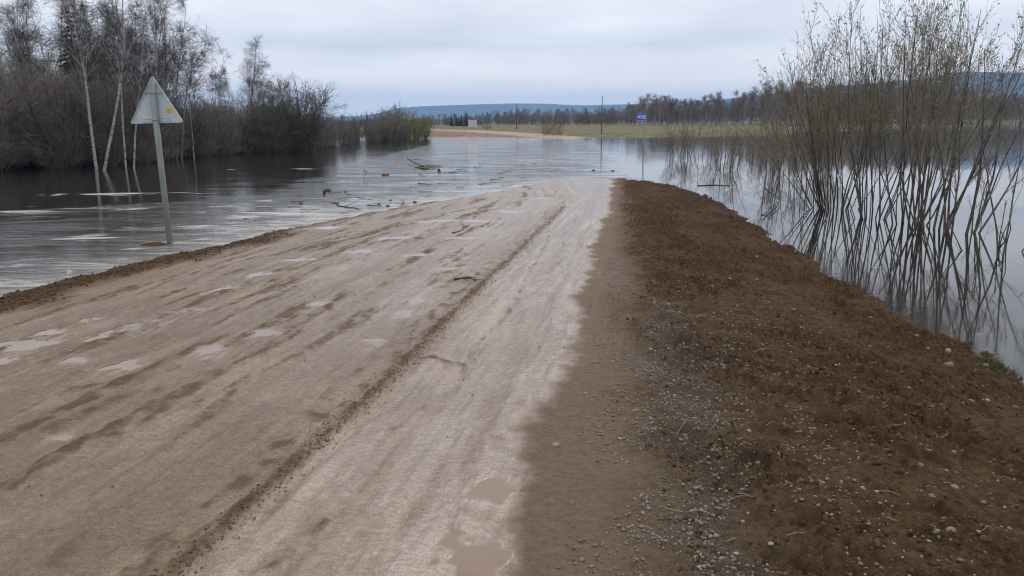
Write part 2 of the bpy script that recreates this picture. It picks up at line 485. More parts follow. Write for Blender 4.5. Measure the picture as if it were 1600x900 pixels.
for pts, wd, lo, hh in SEG:
    m = seg_mask(pts, wd)
    ridge = np.maximum(ridge, m * lo * np.clip(0.75 + 0.9 * rn, 0, 1)); rz += hh * m * (1 + 0.8 * rn)
# long streaks of wheel travel
st1 = fbm(s * 3.6 + 0.25 * perlin(Y * 0.5, s * 0.3, 50), Y * 0.26, 4, 51)
st2 = fbm(s * 14 + 0.3 * perlin(Y * 0.8, s, 52), Y * 0.7, 3, 53)
road_k = (1 - soil)
lf = sstep(0.4, -1.2, s)
patch = sstep(0.0, 0.30, st1 + 0.25 * fbm(X * 1.1, Y * 0.8, 3, 54) + 0.10 * st2)
ridge = np.maximum(ridge, patch * (0.30 + 0.55 * lf) * np.clip(0.8 + rn, 0, 1))
rz += (0.034 * st1 + 0.015 * st2 + 0.010 * fbm(s * 9, Y * 5.5, 3, 49, .6)) * road_k + 0.02 * lf * fbm(X * 1.2, Y * 0.9, 4, 55) * road_k
rz += 0.012 * fbm(X * 17, Y * 13, 3, 56) * (0.12 + ridge) + 0.010 * fbm(s * 5, Y * 2.6, 4, 57, .6) * road_k * (0.35 + 0.65 * lf)
# loose soil relief: tipped, trodden lumps with hollows
lump = fbm(X * 2.6, Y * 2.2, 4, 61, 0.55); lump2 = fbm(X * 9, Y * 8, 4, 62, 0.6)
pit = sstep(0.25, 0.62, fbm(X * 2.1, Y * 3.0, 3, 63))
sk = np.clip(soil, 0, 1)
clump = sstep(-0.12, 0.10, fbm(X * 3.4, Y * 3.0, 4, 59, .55))
bil = np.abs(fbm(X * 8.5, Y * 7.5, 4, 67, 0.65)); bil2 = np.abs(perlin(X * 19, Y * 17, 68)); bil3 = rs.normal(0, .5, X.shape)
rough = 0.42 + 0.6 * sstep(-0.28, 0.25, fbm(X * 0.9, Y * 0.75, 3, 58))
rz += sk * rough * (0.055 * clump - 0.01 + 0.035 * lump + 0.115 * bil + 0.036 * bil2 + 0.005 * bil3 + 0.010 * fbm(X * 30, Y * 26, 2, 64) - 0.085 * pit)
rz += soilL * (0.07 + 0.05 * lump + 0.03 * np.abs(lump2) + 0.010 * fbm(X * 30, Y * 26, 2, 65))
# ragged water edge
edge = sstep(0.9, 0.0, np.minimum(np.abs(dl), np.abs(dr)))
rz += edge * 0.05 * fbm(X * 1.9, Y * 1.6, 5, 66, .6)
# little mound holding the sign post
sg = gz(238, 384); sp = gz(266, 380)
mound = np.exp(-(((X - sg[0]) / 0.42) ** 2 + ((Y - sg[1] - 0.1) / 0.22) ** 2))
Z = B + rz
Z = np.maximum(Z, -0.10 + 0.155 * mound + 0.01 * lump2 - 2 * (mound < 0.05))
soilL = np.maximum(soilL, (mound > 0.3) * 1.0)
# puddles: flat, in hollows
puddle = np.zeros_like(X); mwet = np.zeros_like(X)
PUD = [(45, 537, 62, 13), (75, 520, 40, 7), (222, 510, 52, 14), (350, 452, 38, 8), (195, 571, 50, 12), (334, 547, 36, 17), (120, 562, 34, 9),
       (8, 563, 30, 9), (500, 474, 26, 7), (420, 520, 40, 9), (655, 470, 30, 7), (630, 490, 26, 9), (828, 600, 54, 17), (808, 634, 36, 15),
       (772, 765, 64, 46), (738, 868, 105, 62), (150, 528, 36, 7), (585, 532, 34, 8), (100, 683, 40, 8), (300, 485, 40, 6), (140, 500, 30, 6),
       (690, 345, 50, 3), (620, 372, 46, 4), (560, 392, 44, 4), (470, 405, 44, 4), (520, 355, 40, 3), (650, 398, 40, 4), (400, 428, 40, 5),
       (720, 372, 34, 3), (740, 345, 30, 3), (840, 310, 30, 2), (800, 330, 36, 3), (700, 420, 34, 5), (890, 510, 22, 6), (775, 690, 26, 22), (540, 780, 40, 14)]
for px, py, pw, ph in PUD:
    c = gp(px, py); a = gp(px - pw / 2, py); b = gp(px + pw / 2, py); u = gp(px, py - ph / 2); v = gp(px, py + ph / 2)
    rx = np.hypot(*(b - a)[:2]) / 2; ry = max(np.hypot(*(u - v)[:2]) / 2, 0.05)
    j = np.abs(ys - c[1]) < ry * 2.6 + .1; i = np.abs(xs - c[0]) < rx * 2.6 + .1
    sub = np.ix_(j, i); xx, yy = X[sub], Y[sub]
    q = np.hypot((xx - c[0]) / rx, (yy - c[1]) / ry) + 1.1 * fbm(xx * 3.2 / max(rx, .15) * .3, yy * 2.2 / max(ry, .15) * .3, 4, 70 + int(px) % 9, 0.6) + 0.55 * fbm(s[sub] * 8, yy * 2.2, 4, 75, .6) + 0.15 * perlin(xx * 17, yy * 15, 5)
    m = sstep(1.12, 0.92, q); mw = sstep(1.9, 1.0, q)
    lvl = base_z(c[0], c[1]) - 0.004
    zs = Z[sub]
    Z[sub] = zs * (1 - m) + lvl * m - 0.004 * mw * (1 - m)
    puddle[sub] = np.maximum(puddle[sub], m); mwet[sub] = np.maximum(mwet[sub], mw)
puddle = np.maximum(puddle, 0.85 * sstep(0.04, 0.002, Z) * (1 - soil) * (1 - np.clip(soilL, 0, 1)) * (Y > 13))
soilA = np.clip(np.maximum(soil, soilL * 0.95) * (1 - puddle), 0, 1)
ridge = np.clip(ridge * (1 - puddle) * (1 - 0.6 * damp), 0, 1)
gcore = np.exp(-((X - GRAVEL(Y) + 0.15 * fbm(X, Y * 0.8, 3, 80)) / (0.22 + 0.02 * Y)) ** 2) * sstep(9, 5.5, Y)
slick = np.clip((sstep(-0.05, 0.12, s) * (1 - damp) + 0.9 * np.exp(-((s + 0.75) / 0.5) ** 2) * sstep(2, 8, Y) + 0.7 * np.exp(-((s + 2.0) / 0.4) ** 2) * sstep(5, 10, Y)) * (0.75 + 0.5 * st1) + 0.6 * mwet, 0, 1) * (1 - soilA)
def surf_z(x, y):
    i = int(np.clip(np.searchsorted(xs, x) - 1, 0, len(xs) - 2)); j = int(np.clip(np.searchsorted(ys, y) - 1, 0, len(ys) - 2))
    fx = (x - xs[i]) / (xs[i + 1] - xs[i]); fy = (y - ys[j]) / (ys[j + 1] - ys[j])
    return float((Z[j, i] * (1 - fx) + Z[j, i + 1] * fx) * (1 - fy) + (Z[j + 1, i] * (1 - fx) + Z[j + 1, i + 1] * fx) * fy)
def surf_zv(x, y):
    i = np.clip(np.searchsorted(xs, x) - 1, 0, len(xs) - 2); j = np.clip(np.searchsorted(ys, y) - 1, 0, len(ys) - 2)
    return Z[j, i], soilA[j, i], puddle[j, i]

def road_mat():
    m, nt, b = mat('wet_mud_road')
    g = N(nt, 'ShaderNodeNewGeometry').outputs['Position']
    soil_a, pud, rid, dmp, grv = [attr(nt, k) for k in ('soil', 'puddle', 'ridge', 'damp', 'gravel')]
    n1 = noise(nt, g, 3.0, 5, 0.6); n2 = noise(nt, g, 28, 5, 0.65); n3 = noise(nt, g, 130, 3, 0.6)
    ypos = N(nt, 'ShaderNodeSeparateXYZ'); L(nt, g, ypos.inputs[0])
    cv = N(nt, 'ShaderNodeCombineXYZ'); L(nt, attr(nt, 'across'), cv.inputs[0]); L(nt, math_(nt, 'MULTIPLY', ypos.outputs['Y'], 0.09), cv.inputs[1])
    sk1 = noise(nt, cv.outputs[0], 11, 6, 0.68, 0.15)
    cv2 = N(nt, 'ShaderNodeCombineXYZ'); L(nt, attr(nt, 'across'), cv2.inputs[0]); L(nt, math_(nt, 'MULTIPLY', ypos.outputs['Y'], 2.2), cv2.inputs[1])
    sk2 = noise(nt, cv2.outputs[0], 7, 5, 0.65, 0.4)          # tread bars pressed across the tracks
    sl = attr(nt, 'slick')
    rj = math_(nt, 'ADD', math_(nt, 'MULTIPLY_ADD', sk1.outputs['Fac'], 0.9, -0.45), math_(nt, 'MULTIPLY_ADD', n2.outputs['Fac'], 1.0, -0.5))
    rj = math_(nt, 'ADD', rj, math_(nt, 'MULTIPLY_ADD', sk2.outputs['Fac'], 0.7, -0.35))
    rr1 = N(nt, 'ShaderNodeMapRange'); rr1.interpolation_type = 'SMOOTHSTEP'; rr1.inputs['From Min'].default_value = 0.10; rr1.inputs['From Max'].default_value = 0.95
    L(nt, math_(nt, 'ADD', math_(nt, 'SUBTRACT', rid, math_(nt, 'MULTIPLY', sl, 0.10)), rj), rr1.inputs['Value']); rid = rr1.outputs[0]
    wet = ramp(nt, n1.outputs['Fac'], [(0.3, (0.18, 0.118, 0.07)), (0.7, (0.265, 0.185, 0.118))])
    dampc = ramp(nt, n2.outputs['Fac'], [(0.3, (0.115, 0.072, 0.043)), (0.7, (0.185, 0.122, 0.078))])
    loose = ramp(nt, n2.outputs['Fac'], [(0.3, (0.092, 0.058, 0.033)), (0.72, (0.178, 0.115, 0.069))])
    soilc = ramp(nt, n2.outputs['Fac'], [(0.25, (0.040, 0.021, 0.0095)), (0.5, (0.09, 0.0505, 0.0255)), (0.75, (0.155, 0.092, 0.048))])
    n4 = noise(nt, g, 0.9, 3)
    n5 = noise(nt, g, 5.5, 5, 0.7); wetp = ramp(nt, n5.outputs['Fac'], [(0.46, (0, 0, 0)), (0.60, (1, 1, 1))])
    soilc = mixc(nt, math_(nt, 'MULTIPLY', n4.outputs['Fac'], 0.5), soilc, (0.108, 0.065, 0.034))
    soilc = mixc(nt, math_(nt, 'MULTIPLY', wetp, 0.6), soilc, (0.034, 0.018, 0.010))
    spk = ramp(nt, n3.outputs['Fac'], [(0.60, (0, 0, 0)), (0.68, (1, 1, 1))])
    soilc = mixc(nt, math_(nt, 'MULTIPLY', spk, 0.35), soilc, (0.17, 0.135, 0.10))
    grc = ramp(nt, n3.outputs['Fac'], [(0.35, (0.075, 0.052, 0.034)), (0.65, (0.19, 0.15, 0.112))])
    wet = mixc(nt, sl, wet, (0.285, 0.228, 0.178))  # slick mud: pale silt, with grey wet sheen put into the colour
    n6 = noise(nt, cv.outputs[0], 2.6, 5, 0.7, 0.3); n7 = noise(nt, g, 1.1, 6, 0.7, 0.4)
    bm = ramp(nt, math_(nt, 'ADD', math_(nt, 'MULTIPLY', n6.outputs['Fac'], 0.6), math_(nt, 'MULTIPLY', n7.outputs['Fac'], 0.4)), [(0.43, (0, 0, 0)), (0.54, (1, 1, 1))])
    wet = mixc(nt, math_(nt, 'MULTIPLY', bm, math_(nt, 'SUBTRACT', 0.9, math_(nt, 'MULTIPLY', sl, 0.45))), wet, (0.15, 0.094, 0.054))
    lines = ramp(nt, sk1.outputs['Fac'], [(0.50, (0, 0, 0)), (0.64, (1, 1, 1))])
    wet = mixc(nt, math_(nt, 'MULTIPLY', lines, 0.7), wet, (0.145, 0.095, 0.058))
    n8 = noise(nt, g, 42, 6, 0.75); n9 = noise(nt, cv2.outputs[0], 16, 5, 0.7, 0.3)
    gm = ramp(nt, math_(nt, 'ADD', math_(nt, 'MULTIPLY', n8.outputs['Fac'], 0.5), math_(nt, 'MULTIPLY', n9.outputs['Fac'], 0.5)), [(0.36, (0.78, 0.76, 0.73)), (0.5, (1.28, 1.28, 1.28)), (0.62, (1.62, 1.64, 1.66))])
    m8 = N(nt, 'ShaderNodeMix', data_type='RGBA'); m8.blend_type = 'MULTIPLY'; m8.inputs['Factor'].default_value = 0.9
    L(nt, wet, m8.inputs['A']); L(nt, gm, m8.inputs['B']); wet = m8.outputs['Result']
    grit = ramp(nt, n3.outputs['Fac'], [(0.3, (0.72, 0.72, 0.72)), (0.7, (1.2, 1.2, 1.2))])
    mg = N(nt, 'ShaderNodeMix', data_type='RGBA'); mg.blend_type = 'MULTIPLY'; mg.inputs['Factor'].default_value = 1.0
    L(nt, wet, mg.inputs['A']); L(nt, grit, mg.inputs['B']); wet = mg.outputs['Result']
    col = mixc(nt, dmp, wet, dampc)
    col = mixc(nt, rid, col, loose)
    col = mixc(nt, soil_a, col, soilc)
    col = mixc(nt, math_(nt, 'MULTIPLY', grv, 0.6), col, grc)
    col = mixc(nt, pud, col, (0.225, 0.152, 0.10))
    L(nt, col, b.inputs['Base Color'])
    # wetness shows as gloss
    rw = math_(nt, 'MULTIPLY_ADD', n1.outputs['Fac'], 0.45, 0.06)
    def mixf(f, a, c):
        mm = N(nt, 'ShaderNodeMix'); mm.data_type = 'FLOAT'
        for k, v in (('Factor', f), ('A', a), ('B', c)):
            sck = [i for i in mm.inputs if i.name == k and i.type == 'VALUE'][0]
            if hasattr(v, 'links'): L(nt, v, sck)
            else: sck.default_value = v
        return [o for o in mm.outputs if o.type == 'VALUE'][0]
    r = mixf(sl, rw, 0.11); r = mixf(dmp, r, 0.68); r = mixf(rid, r, 0.75); r = mixf(soil_a, r, 0.95); r = mixf(pud, r, 0.03)
    L(nt, r, b.inputs['Roughness'])
    sp = mixf(soil_a, mixf(math_(nt, 'MAXIMUM', rid, math_(nt, 'MULTIPLY', dmp, 0.8)), 0.55, 0.15), 0.12)
    L(nt, sp, b.inputs['Specular IOR Level'])
    bp = N(nt, 'ShaderNodeBump'); bp.inputs['Distance'].default_value = 0.026
    h = math_(nt, 'ADD', math_(nt, 'MULTIPLY', n2.outputs['Fac'], 1.0), math_(nt, 'MULTIPLY', n3.outputs['Fac'], 0.35))
    h = math_(nt, 'ADD', h, math_(nt, 'MULTIPLY', sk2.outputs['Fac'], 1.7)); h = math_(nt, 'ADD', h, math_(nt, 'MULTIPLY', sk1.outputs['Fac'], 0.8))
    L(nt, h, bp.inputs['Height'])
    stg = mixf(soil_a, mixf(rid, mixf(sl, 0.8, 0.38), 1.0), 1.0); stg = mixf(pud, stg, 0.0)
    L(nt, stg, bp.inputs['Strength'])
    L(nt, bp.outputs[0], b.inputs['Normal'])
    return m
road_me = mesh_np('road', np.stack([X, Y, Z], -1), grid_faces(*X.shape), road_mat(),
                  attrs={'soil': soilA, 'puddle': puddle, 'ridge': ridge, 'damp': damp, 'gravel': gcore, 'across': s, 'slick': slick})
obj('road', road_me, kind='structure')

# ------------------------------------------------------------------ flood water
def water_mat():
    m, nt, b = mat('flood_water')
    g = N(nt, 'ShaderNodeNewGeometry').outputs['Position']
    rip, foam = attr(nt, 'ripple'), attr(nt, 'foam')
    mp = N(nt, 'ShaderNodeMapping'); mp.inputs['Rotation'].default_value = (0, 0, R(-14)); mp.inputs['Scale'].default_value = (0.5, 1.7, 1)
    L(nt, g, mp.inputs['Vector'])
    n1 = noise(nt, mp.outputs[0], 2.6, 4, 0.6, 0.6); n2 = noise(nt, mp.outputs[0], 9.0, 3, 0.6, 0.3)
    n3 = noise(nt, mp.outputs[0], 0.55, 5, 0.62, 0.7)
    h = math_(nt, 'ADD', n1.outputs['Fac'], math_(nt, 'MULTIPLY', n2.outputs['Fac'], 0.35))
    bp = N(nt, 'ShaderNodeBump'); bp.inputs['Distance'].default_value = 0.06
    pat = ramp(nt, n3.outputs['Fac'], [(0.40, (0.12, 0.12, 0.12)), (0.58, (1, 1, 1))])
    L(nt, math_(nt, 'MULTIPLY', rip, pat), bp.inputs['Strength'])
    L(nt, h, bp.inputs['Height'])
    L(nt, bp.outputs[0], b.inputs['Normal'])
    nf = noise(nt, mp.outputs[0], 0.75, 7, 0.68, 1.2)
    fm = ramp(nt, math_(nt, 'MULTIPLY_ADD', foam, 0.30, nf.outputs['Fac']), [(0.64, (0, 0, 0)), (0.78, (1, 1, 1))])
    wc = mixc(nt, attr(nt, 'silt_sheen'), (0.024, 0.022, 0.020), (0.30, 0.285, 0.265))  # pale shore tone: muddy water with sky reflection put into the colour
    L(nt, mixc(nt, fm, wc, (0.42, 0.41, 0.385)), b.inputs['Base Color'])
    L(nt, math_(nt, 'MULTIPLY_ADD', fm, 0.5, 0.035), b.inputs['Roughness'])
    b.inputs['IOR'].default_value = 1.34
    return m
wy = [-60.0]
while wy[-1] < 3000: wy.append(wy[-1] + (0.15 if 4 < wy[-1] < 24 else max(0.30, 0.03 * abs(wy[-1]))))
wy = np.array(wy)
wxp = [0.0]
while wxp[-1] < 2500: wxp.append(wxp[-1] + max(0.30, 0.035 * wxp[-1]))
wx = np.concatenate([-np.array(wxp)[::-1][:-1], np.array(wxp)])
WX, WY = np.meshgrid(wx, wy)
# open current: a belt that sweeps round the road end; the sheltered water under the bushes lies flat
_cb = np.array([gz(*p) for p in [(-200, 345), (0, 331), (130, 321), (300, 313), (420, 299), (480, 280), (540, 258), (620, 238), (680, 222)]])
def cur_x(y): return np.interp(y, np.concatenate([[2], _cb[:, 1]]), np.concatenate([[-40], _cb[:, 0]]))
ins = WX - cur_x(WY) + 0.5 * fbm(WX * 0.3, WY * 0.3, 3, 90)
rip = 0.05 + 0.30 * sstep(-0.2, 0.9, ins) * sstep(4.5, 1.5, WX - 0.06 * WY)
rip += -0.12 * sstep(24, 50, WY) * sstep(-0.3, 1.5, ins)
rip = np.maximum(rip, 0.03) * 1.9
calm = sstep(3.0, 5.5, WX) * sstep(60, 34, WY)
rip = rip * (1 - calm) + 0.004 * calm
silt_sheen = np.clip(sstep(-0.3, 1.5, ins) * sstep(8, 2, WX - 0.12 * WY) * (0.05 + 0.9 * np.exp(-np.abs(WX - xL(WY)) / np.interp(WY, [8, 14, 20], [.8, 1.6, 2.4])) * (WY < 36)), 0, 1)  # turbid shallows by the left shore, brightened with painted sky sheen
calm2 = sstep(2.5, 4.5, WX - 0.03 * WY) * sstep(75, 40, WY); silt_sheen = silt_sheen * (1 - calm2)
foamA = sstep(0.3, 1.2, ins) * sstep(2.2, -1.0, WX - 0.1 * WY) * sstep(40, 22, WY)
fp = np.zeros_like(WX)
for px, py, pw_, ph_, st_ in ((135, 371, 110, 13, 1.0), (470, 331, 210, 20, .9), (380, 338, 120, 12, .8), (180, 303, 200, 5, .95), (40, 331, 180, 6, .8), (60, 440, 160, 16, .8), (215, 388, 60, 8, .9), (560, 312, 120, 10, .7), (320, 352, 90, 7, .7), (470, 264, 60, 3, .8)):
    a_ = gz(px - pw_ / 2, py); b_ = gz(px + pw_ / 2, py); u_ = gz(px, py - ph_ / 2); v_ = gz(px, py + ph_ / 2); c_ = gz(px, py)
    fp = np.maximum(fp, st_ * np.exp(-((WX - c_[0]) / max(abs(b_[0] - a_[0]) / 2, .3)) ** 2 - ((WY - c_[1]) / max((u_[1] - v_[1]) / 2, .3)) ** 2))
near = np.exp(-np.abs(WX - xL(WY)) / 1.3) * (WY < 33) * (WY > 5)
foamA = np.maximum(foamA * (0.25 + 0.5 * near), fp)
line = np.exp(-((WX - 7.5) ** 2) / 30.0 - ((WY - (13.6 - 0.42 * (WX - 8.5))) / 0.10) ** 2) * (WX > 5.5)
obj('flood_water', mesh_np('flood_water', np.stack([WX, WY, 0 * WX], -1), grid_faces(*WX.shape), water_mat(), attrs={'ripple': rip, 'foam': foamA, 'silt_sheen': silt_sheen}), kind='structure')

# ------------------------------------------------------------------ terrain beyond the flood
_fs = np.array([[-400, 330], [-120, 230], [-40, 190], [-20, 168], [-8, 150], [10, 120], [30, 122], [44, 134], [90, 200], [207, 345], [420, 420], [900, 520]], float)
def far_shore(x): return np.interp(x, _fs[:, 0], _fs[:, 1])
_ls = np.array([gz(*p) for p in [(-300, 300), (0, 266), (160, 262), (300, 246), (400, 240), (500, 232), (560, 224), (640, 217.5), (668, 213.5)]])
def left_shore(y):          # waterline of the thicket
    return np.interp(y, np.concatenate([[8], _ls[:, 1], [260]]), np.concatenate([[-60], _ls[:, 0], [-30]]))
def terr_z(x, y):
    d = y - far_shore(x) - 6 * fbm(x * 0.03, y * 0.03, 3, 101)
    zf = np.where(d > 0, 0.55 * (1 - np.exp(-d / 9)) + 0.0016 * d + 0.0085 * np.clip(x - 60, 0, 500) * sstep(0, 150, d) * 0.9, 0.05 * d)
    dleft = left_shore(y) - 9 - x + 3 * fbm(x * .1, y * .1, 2, 102)
    zl = np.where(dleft > 0, 0.5 * (1 - np.exp(-dleft / 12)) + 0.002 * dleft, 0.06 * dleft)
    z = np.maximum(np.maximum(zf, zl), -1.4)
    return z + 0.10 * fbm(x * 0.12, y * 0.12, 4, 103) * (z > 0.05)
ty = [-300.0]
while ty[-1] < 9000: ty.append(ty[-1] + max(2.0, 0.02 * abs(ty[-1])))
ty = np.array(ty)
tp = [0.0]
while tp[-1] < 8500: tp.append(tp[-1] + max(2.5, 0.03 * tp[-1]))
tx = np.concatenate([-np.array(tp)[::-1][:-1], np.array(tp)])
TX, TY = np.meshgrid(tx, ty)
def meadow_mat():
    m, nt, b = mat('spring_meadow')
    g = N(nt, 'ShaderNodeNewGeometry').outputs['Position']
    n1 = noise(nt, g, 0.06, 4); n2 = noise(nt, g, 0.8, 5, 0.7)
    c = ramp(nt, n1.outputs['Fac'], [(0.35, (0.115, 0.108, 0.045)), (0.55, (0.17, 0.148, 0.07)), (0.72, (0.22, 0.182, 0.105))])
    c2 = ramp(nt, n2.outputs['Fac'], [(0.3, (0.08, 0.08, 0.036)), (0.7, (0.2, 0.185, 0.088))])
    n3 = noise(nt, g, 0.22, 6, 0.75); c3 = ramp(nt, n3.outputs['Fac'], [(0.42, (0.075, 0.068, 0.034)), (0.6, (0.235, 0.205, 0.12))])
    L(nt, mixc(nt, 0.45, mixc(nt, 0.4, c, c2), c3), b.inputs['Base Color'])
    b.inputs['Roughness'].default_value = 0.95; b.inputs['Specular IOR Level'].default_value = 0.1
    return m
M_MEADOW = meadow_mat()
obj('terrain', mesh_np('terrain', np.stack([TX, TY, terr_z(TX, TY)], -1), grid_faces(*TX.shape), M_MEADOW), kind='structure')

# the road coming up out of the water on the far side
M_FARROAD = simple('sandy_road', (0.2, 0.125, 0.075), (0.29, 0.195, 0.125), 0.5, coord='Object', rough=0.9)
M_FARTOP = simple('wet_road_top', (0.26, 0.19, 0.13), (0.36, 0.28, 0.20), 0.4, coord='Object', rough=0.7, spec=0.3)
ctr = np.array([[12, 96], [9, 108], [5.5, 119], [0, 132], [-8, 147], [-19, 166], [-34, 192], [-60, 235], [-110, 310], [-190, 420]], float)
tt = np.linspace(0, 1, 120); ct = np.linspace(0, 1, len(ctr))
cx = np.interp(tt, ct, ctr[:, 0]); cy = np.interp(tt, ct, ctr[:, 1])
k = np.ones(9) / 9; cx = np.convolve(np.pad(cx, 4, 'edge'), k, 'valid'); cy = np.convolve(np.pad(cy, 4, 'edge'), k, 'valid')
tg = nrm(np.stack([np.gradient(cx), np.gradient(cy)], -1)); nr = np.stack([tg[:, 1], -tg[:, 0]], -1)
crest = np.interp(tt, [0, 0.1, 0.22, 0.45, 0.7, 1], [-0.35, -0.1, 0.12, 0.75, 0.95, 1.0])
prof = [(-7.5, -1.6), (-5.2, -0.45), (-4.2, -0.06), (-3.6, 0), (0, 0.05), (3.6, 0), (4.2, -0.06), (5.2, -0.45), (7.5, -1.6)]
V = np.zeros((120, len(prof), 3))
for q, (o_, h_) in enumerate(prof):
    wv = 0.5 * fbm(tt * 30, np.full(120, q * 3.1), 3, 111)
    V[:, q, 0] = cx + nr[:, 0] * (o_ + wv * (abs(o_) > 4)); V[:, q, 1] = cy + nr[:, 1] * (o_ + wv * (abs(o_) > 4)); V[:, q, 2] = crest + h_ + 0.06 * fbm(tt * 60, np.full(120, q * 2.3), 2, 112)
mi = np.tile(np.array([0, 0, 0, 1, 1, 0, 0, 0]), 119)
obj('far_road', mesh_np('far_road', V, grid_faces(120, len(prof)), [M_FARROAD, M_FARTOP], mat_idx=mi), kind='structure')

# ------------------------------------------------------------------ hills on the skyline
HP = [(-500, 186), (300, 184), (480, 183), (560, 181), (598, 176), (612, 169.5), (650, 166.5), (700, 164.5), (760, 162.5), (805, 161.5), (850, 162), (905, 164.5), (980, 163), (1050, 160), (1130, 155), (1185, 149), (1260, 141), (1350, 131), (1450, 122), (1530, 116), (1620, 112), (1800, 108), (2200, 110), (2800, 120)]
def hill(name, P, dist, depth, seed):
    xsn = np.linspace(P[0][0], P[-1][0], 240)
    top = np.interp(xsn, [p[0] for p in P], [p[1] for p in P])
    prof = np.array([(-1.0, 0.0), (-.8, .06), (-.6, .22), (-.42, .46), (-.26, .72), (-.12, .91), (0, 1.0), (.3, 1.0), (.8, 0.8), (1.4, 0.0)])
    V = np.zeros((240, len(prof), 3))
    for i, (a, b) in enumerate(zip(xsn, top)):
        d = ray(a, b); h = d[:2] / np.linalg.norm(d[:2]); D = dist(a)
        zt = CAM_H + D * d[2] / np.linalg.norm(d[:2])
        for q, (o_, f_) in enumerate(prof):
            rr = D + o_ * depth
            V[i, q] = (h[0] * rr, h[1] * rr, max(zt, 5) * f_ - 3 * (f_ == 0))
    V[:, 1:6, 2] *= 1 + 0.25 * fbm(np.arange(240)[:, None] * 0.09 + 0 * np.arange(5)[None], np.arange(5)[None] * 0.6 + 0 * np.arange(240)[:, None], 3, seed)
    obj(name, mesh_np(name, V, grid_faces(240, len(prof)), M_HILL), kind='structure')
M_HILL = simple('forested_hill', (0.022, 0.032, 0.026), (0.055, 0.062, 0.045), 0.004, coord='Object', rough=1.0, spec=0.0)
hill('hills', HP, lambda a: np.interp(a, [-500, 600, 1000, 1300, 2800], [7600, 6800, 6600, 4600, 4200]), 1500, 7)

# ------------------------------------------------------------------ air
def haze_box():
    m = bpy.data.materials.new('haze_air'); m.use_nodes = True
    nt = m.node_tree; nt.nodes.clear()
    o = N(nt, 'ShaderNodeOutputMaterial'); v = N(nt, 'ShaderNodeVolumePrincipled')
    v.inputs['Color'].default_value = (0.36, 0.61, 1.0, 1)
    v.inputs['Density'].default_value = 0.00018
    v.inputs['Anisotropy'].default_value = 0.0
    L(nt, v.outputs[0], o.inputs['Volume'])
    mb = MB().box((0, 1500, 173), (19400, 19400, 354))
    mb.build('haze', m, kind='stuff')
haze_box()

# ------------------------------------------------------------------ birches
def birch_levels(rng, h, r0, pts=None, nb=20, lo=0.34, dense=1.0):
    K = 14
    if pts is None:
        ln = rng.normal(0, 0.05, 2)
        P, _ = stem_path(rng, (0, 0, -0.4), (ln[0], ln[1], 1), h + 0.4, K, 0.1, 0.03)
    else:
        q = np.array(pts, float); tq = np.linspace(0, 1, len(q)); tk = np.linspace(0, 1, K)
        P = np.stack([np.interp(tk, tq, q[:, k]) for k in range(3)], -1)
        P[1:-1] = (P[:-2] + 2 * P[1:-1] + P[2:]) / 4
        P += rng.normal(0, 0.02, P.shape) * np.linspace(0, 1, K)[:, None]
    Rd = np.linspace(1, 0.10, K) ** 0.9 * r0
    T = (P[None], Rd[None], 8)
    A = grow(rng, P[None], Rd[None], nb, lo, 0.98, lambda t, L_: (0.06 + 0.40 * (1 - t)) * h * 0.68 + 0.2, (22, 52), 6, 0.35, 0.10, 0.5, 0.008)
    B_ = grow(rng, A[0], A[1], int(7 * dense), 0.15, 0.97, lambda t, L_: 0.42 * L_ * (1.15 - 0.6 * t) + 0.1, (25, 55), 5, 0.0, 0.16, 0.55, 0.006)
    C = grow(rng, B_[0], B_[1], int(6 * dense), 0.1, 1.0, lambda t, L_: 0.30 + 0.25 * L_, (20, 60), 4, -0.55, 0.16, 0.6, 0.0052)
    lc = np.linalg.norm(B_[0][:, -1] - B_[0][:, 0], axis=1); nC = len(C[0]) // len(B_[0])
    kp_ = rng.uniform(0, 1, len(C[0])) < np.repeat(np.clip(lc / 0.55, 0.25, 1), nC)
    return T, (A[0], A[1], 4), (B_[0], B_[1], 3), (C[0][kp_], C[1][kp_], 3)
def birch(name, label, group, rng, h, r0, pts=None, loc=(0, 0, 0), rotz=0, nb=20, lo=0.34, dense=1.0):
    T, A, B_, C = birch_levels(rng, h, r0, pts, nb, lo, dense)
    t = thing(name, label, 'tree', loc, rotz, group)
    obj('trunk', tube_mesh('trunk', [T], M_BIRCH), t)
    obj('crown', tube_mesh('crown', [A, B_, C], [M_BIRCH, M_BIRCH_TWIG], [0, 1, 1]), t)
    return t
rb = np.random.RandomState(21)
def px_birch(label, pix, ztop_px, r0, nb=20, lo=0.4, dense=1.0):
    """pix: trunk pixels from the waterline up; all taken at the distance where the trunk meets the water"""
    b = gz(*pix[0]); P = [at_y(p[0], p[1], b[1]) - b for p in pix]
    # a trunk wanders in depth too
    for k in range(1, len(P)): P[k] = P[k] + np.array([0, rb.normal(0, 0.25) * k / len(P), 0])
    P[0] = P[0] - np.array([0, 0, 0.5])
    h = P[-1][2]
    return birch('birch_tree', label, None, rb, h, r0, P, b, 0, nb, lo, dense)
px_birch('white birch with black-scarred trunk leaning left and forking high, in dark flooded thicket', [(151, 264), (145, 225), (139, 170), (132, 118), (124, 70), (118, 10), (112, -50)], -50, 0.085, 26, 0.45, 1.2)
px_birch('white birch bending right from the waterline then rising straight, beside the forked birch', [(158, 266), (172, 222), (183, 170), (189, 120), (191, 60), (193, 0), (190, -45)], -45, 0.08, 26, 0.45, 1.2)
px_birch('thin straight white birch between the bent birch and the triangular sign', [(196, 262), (194, 210), (191, 150), (190, 95), (196, 40), (200, 10)], 10, 0.055, 22, 0.4)
px_birch('slender curved birch passing behind the left corner of the triangular sign', [(207, 263), (211, 215), (214, 180), (222, 120), (226, 60), (232, 5)], 5, 0.055, 22, 0.35)
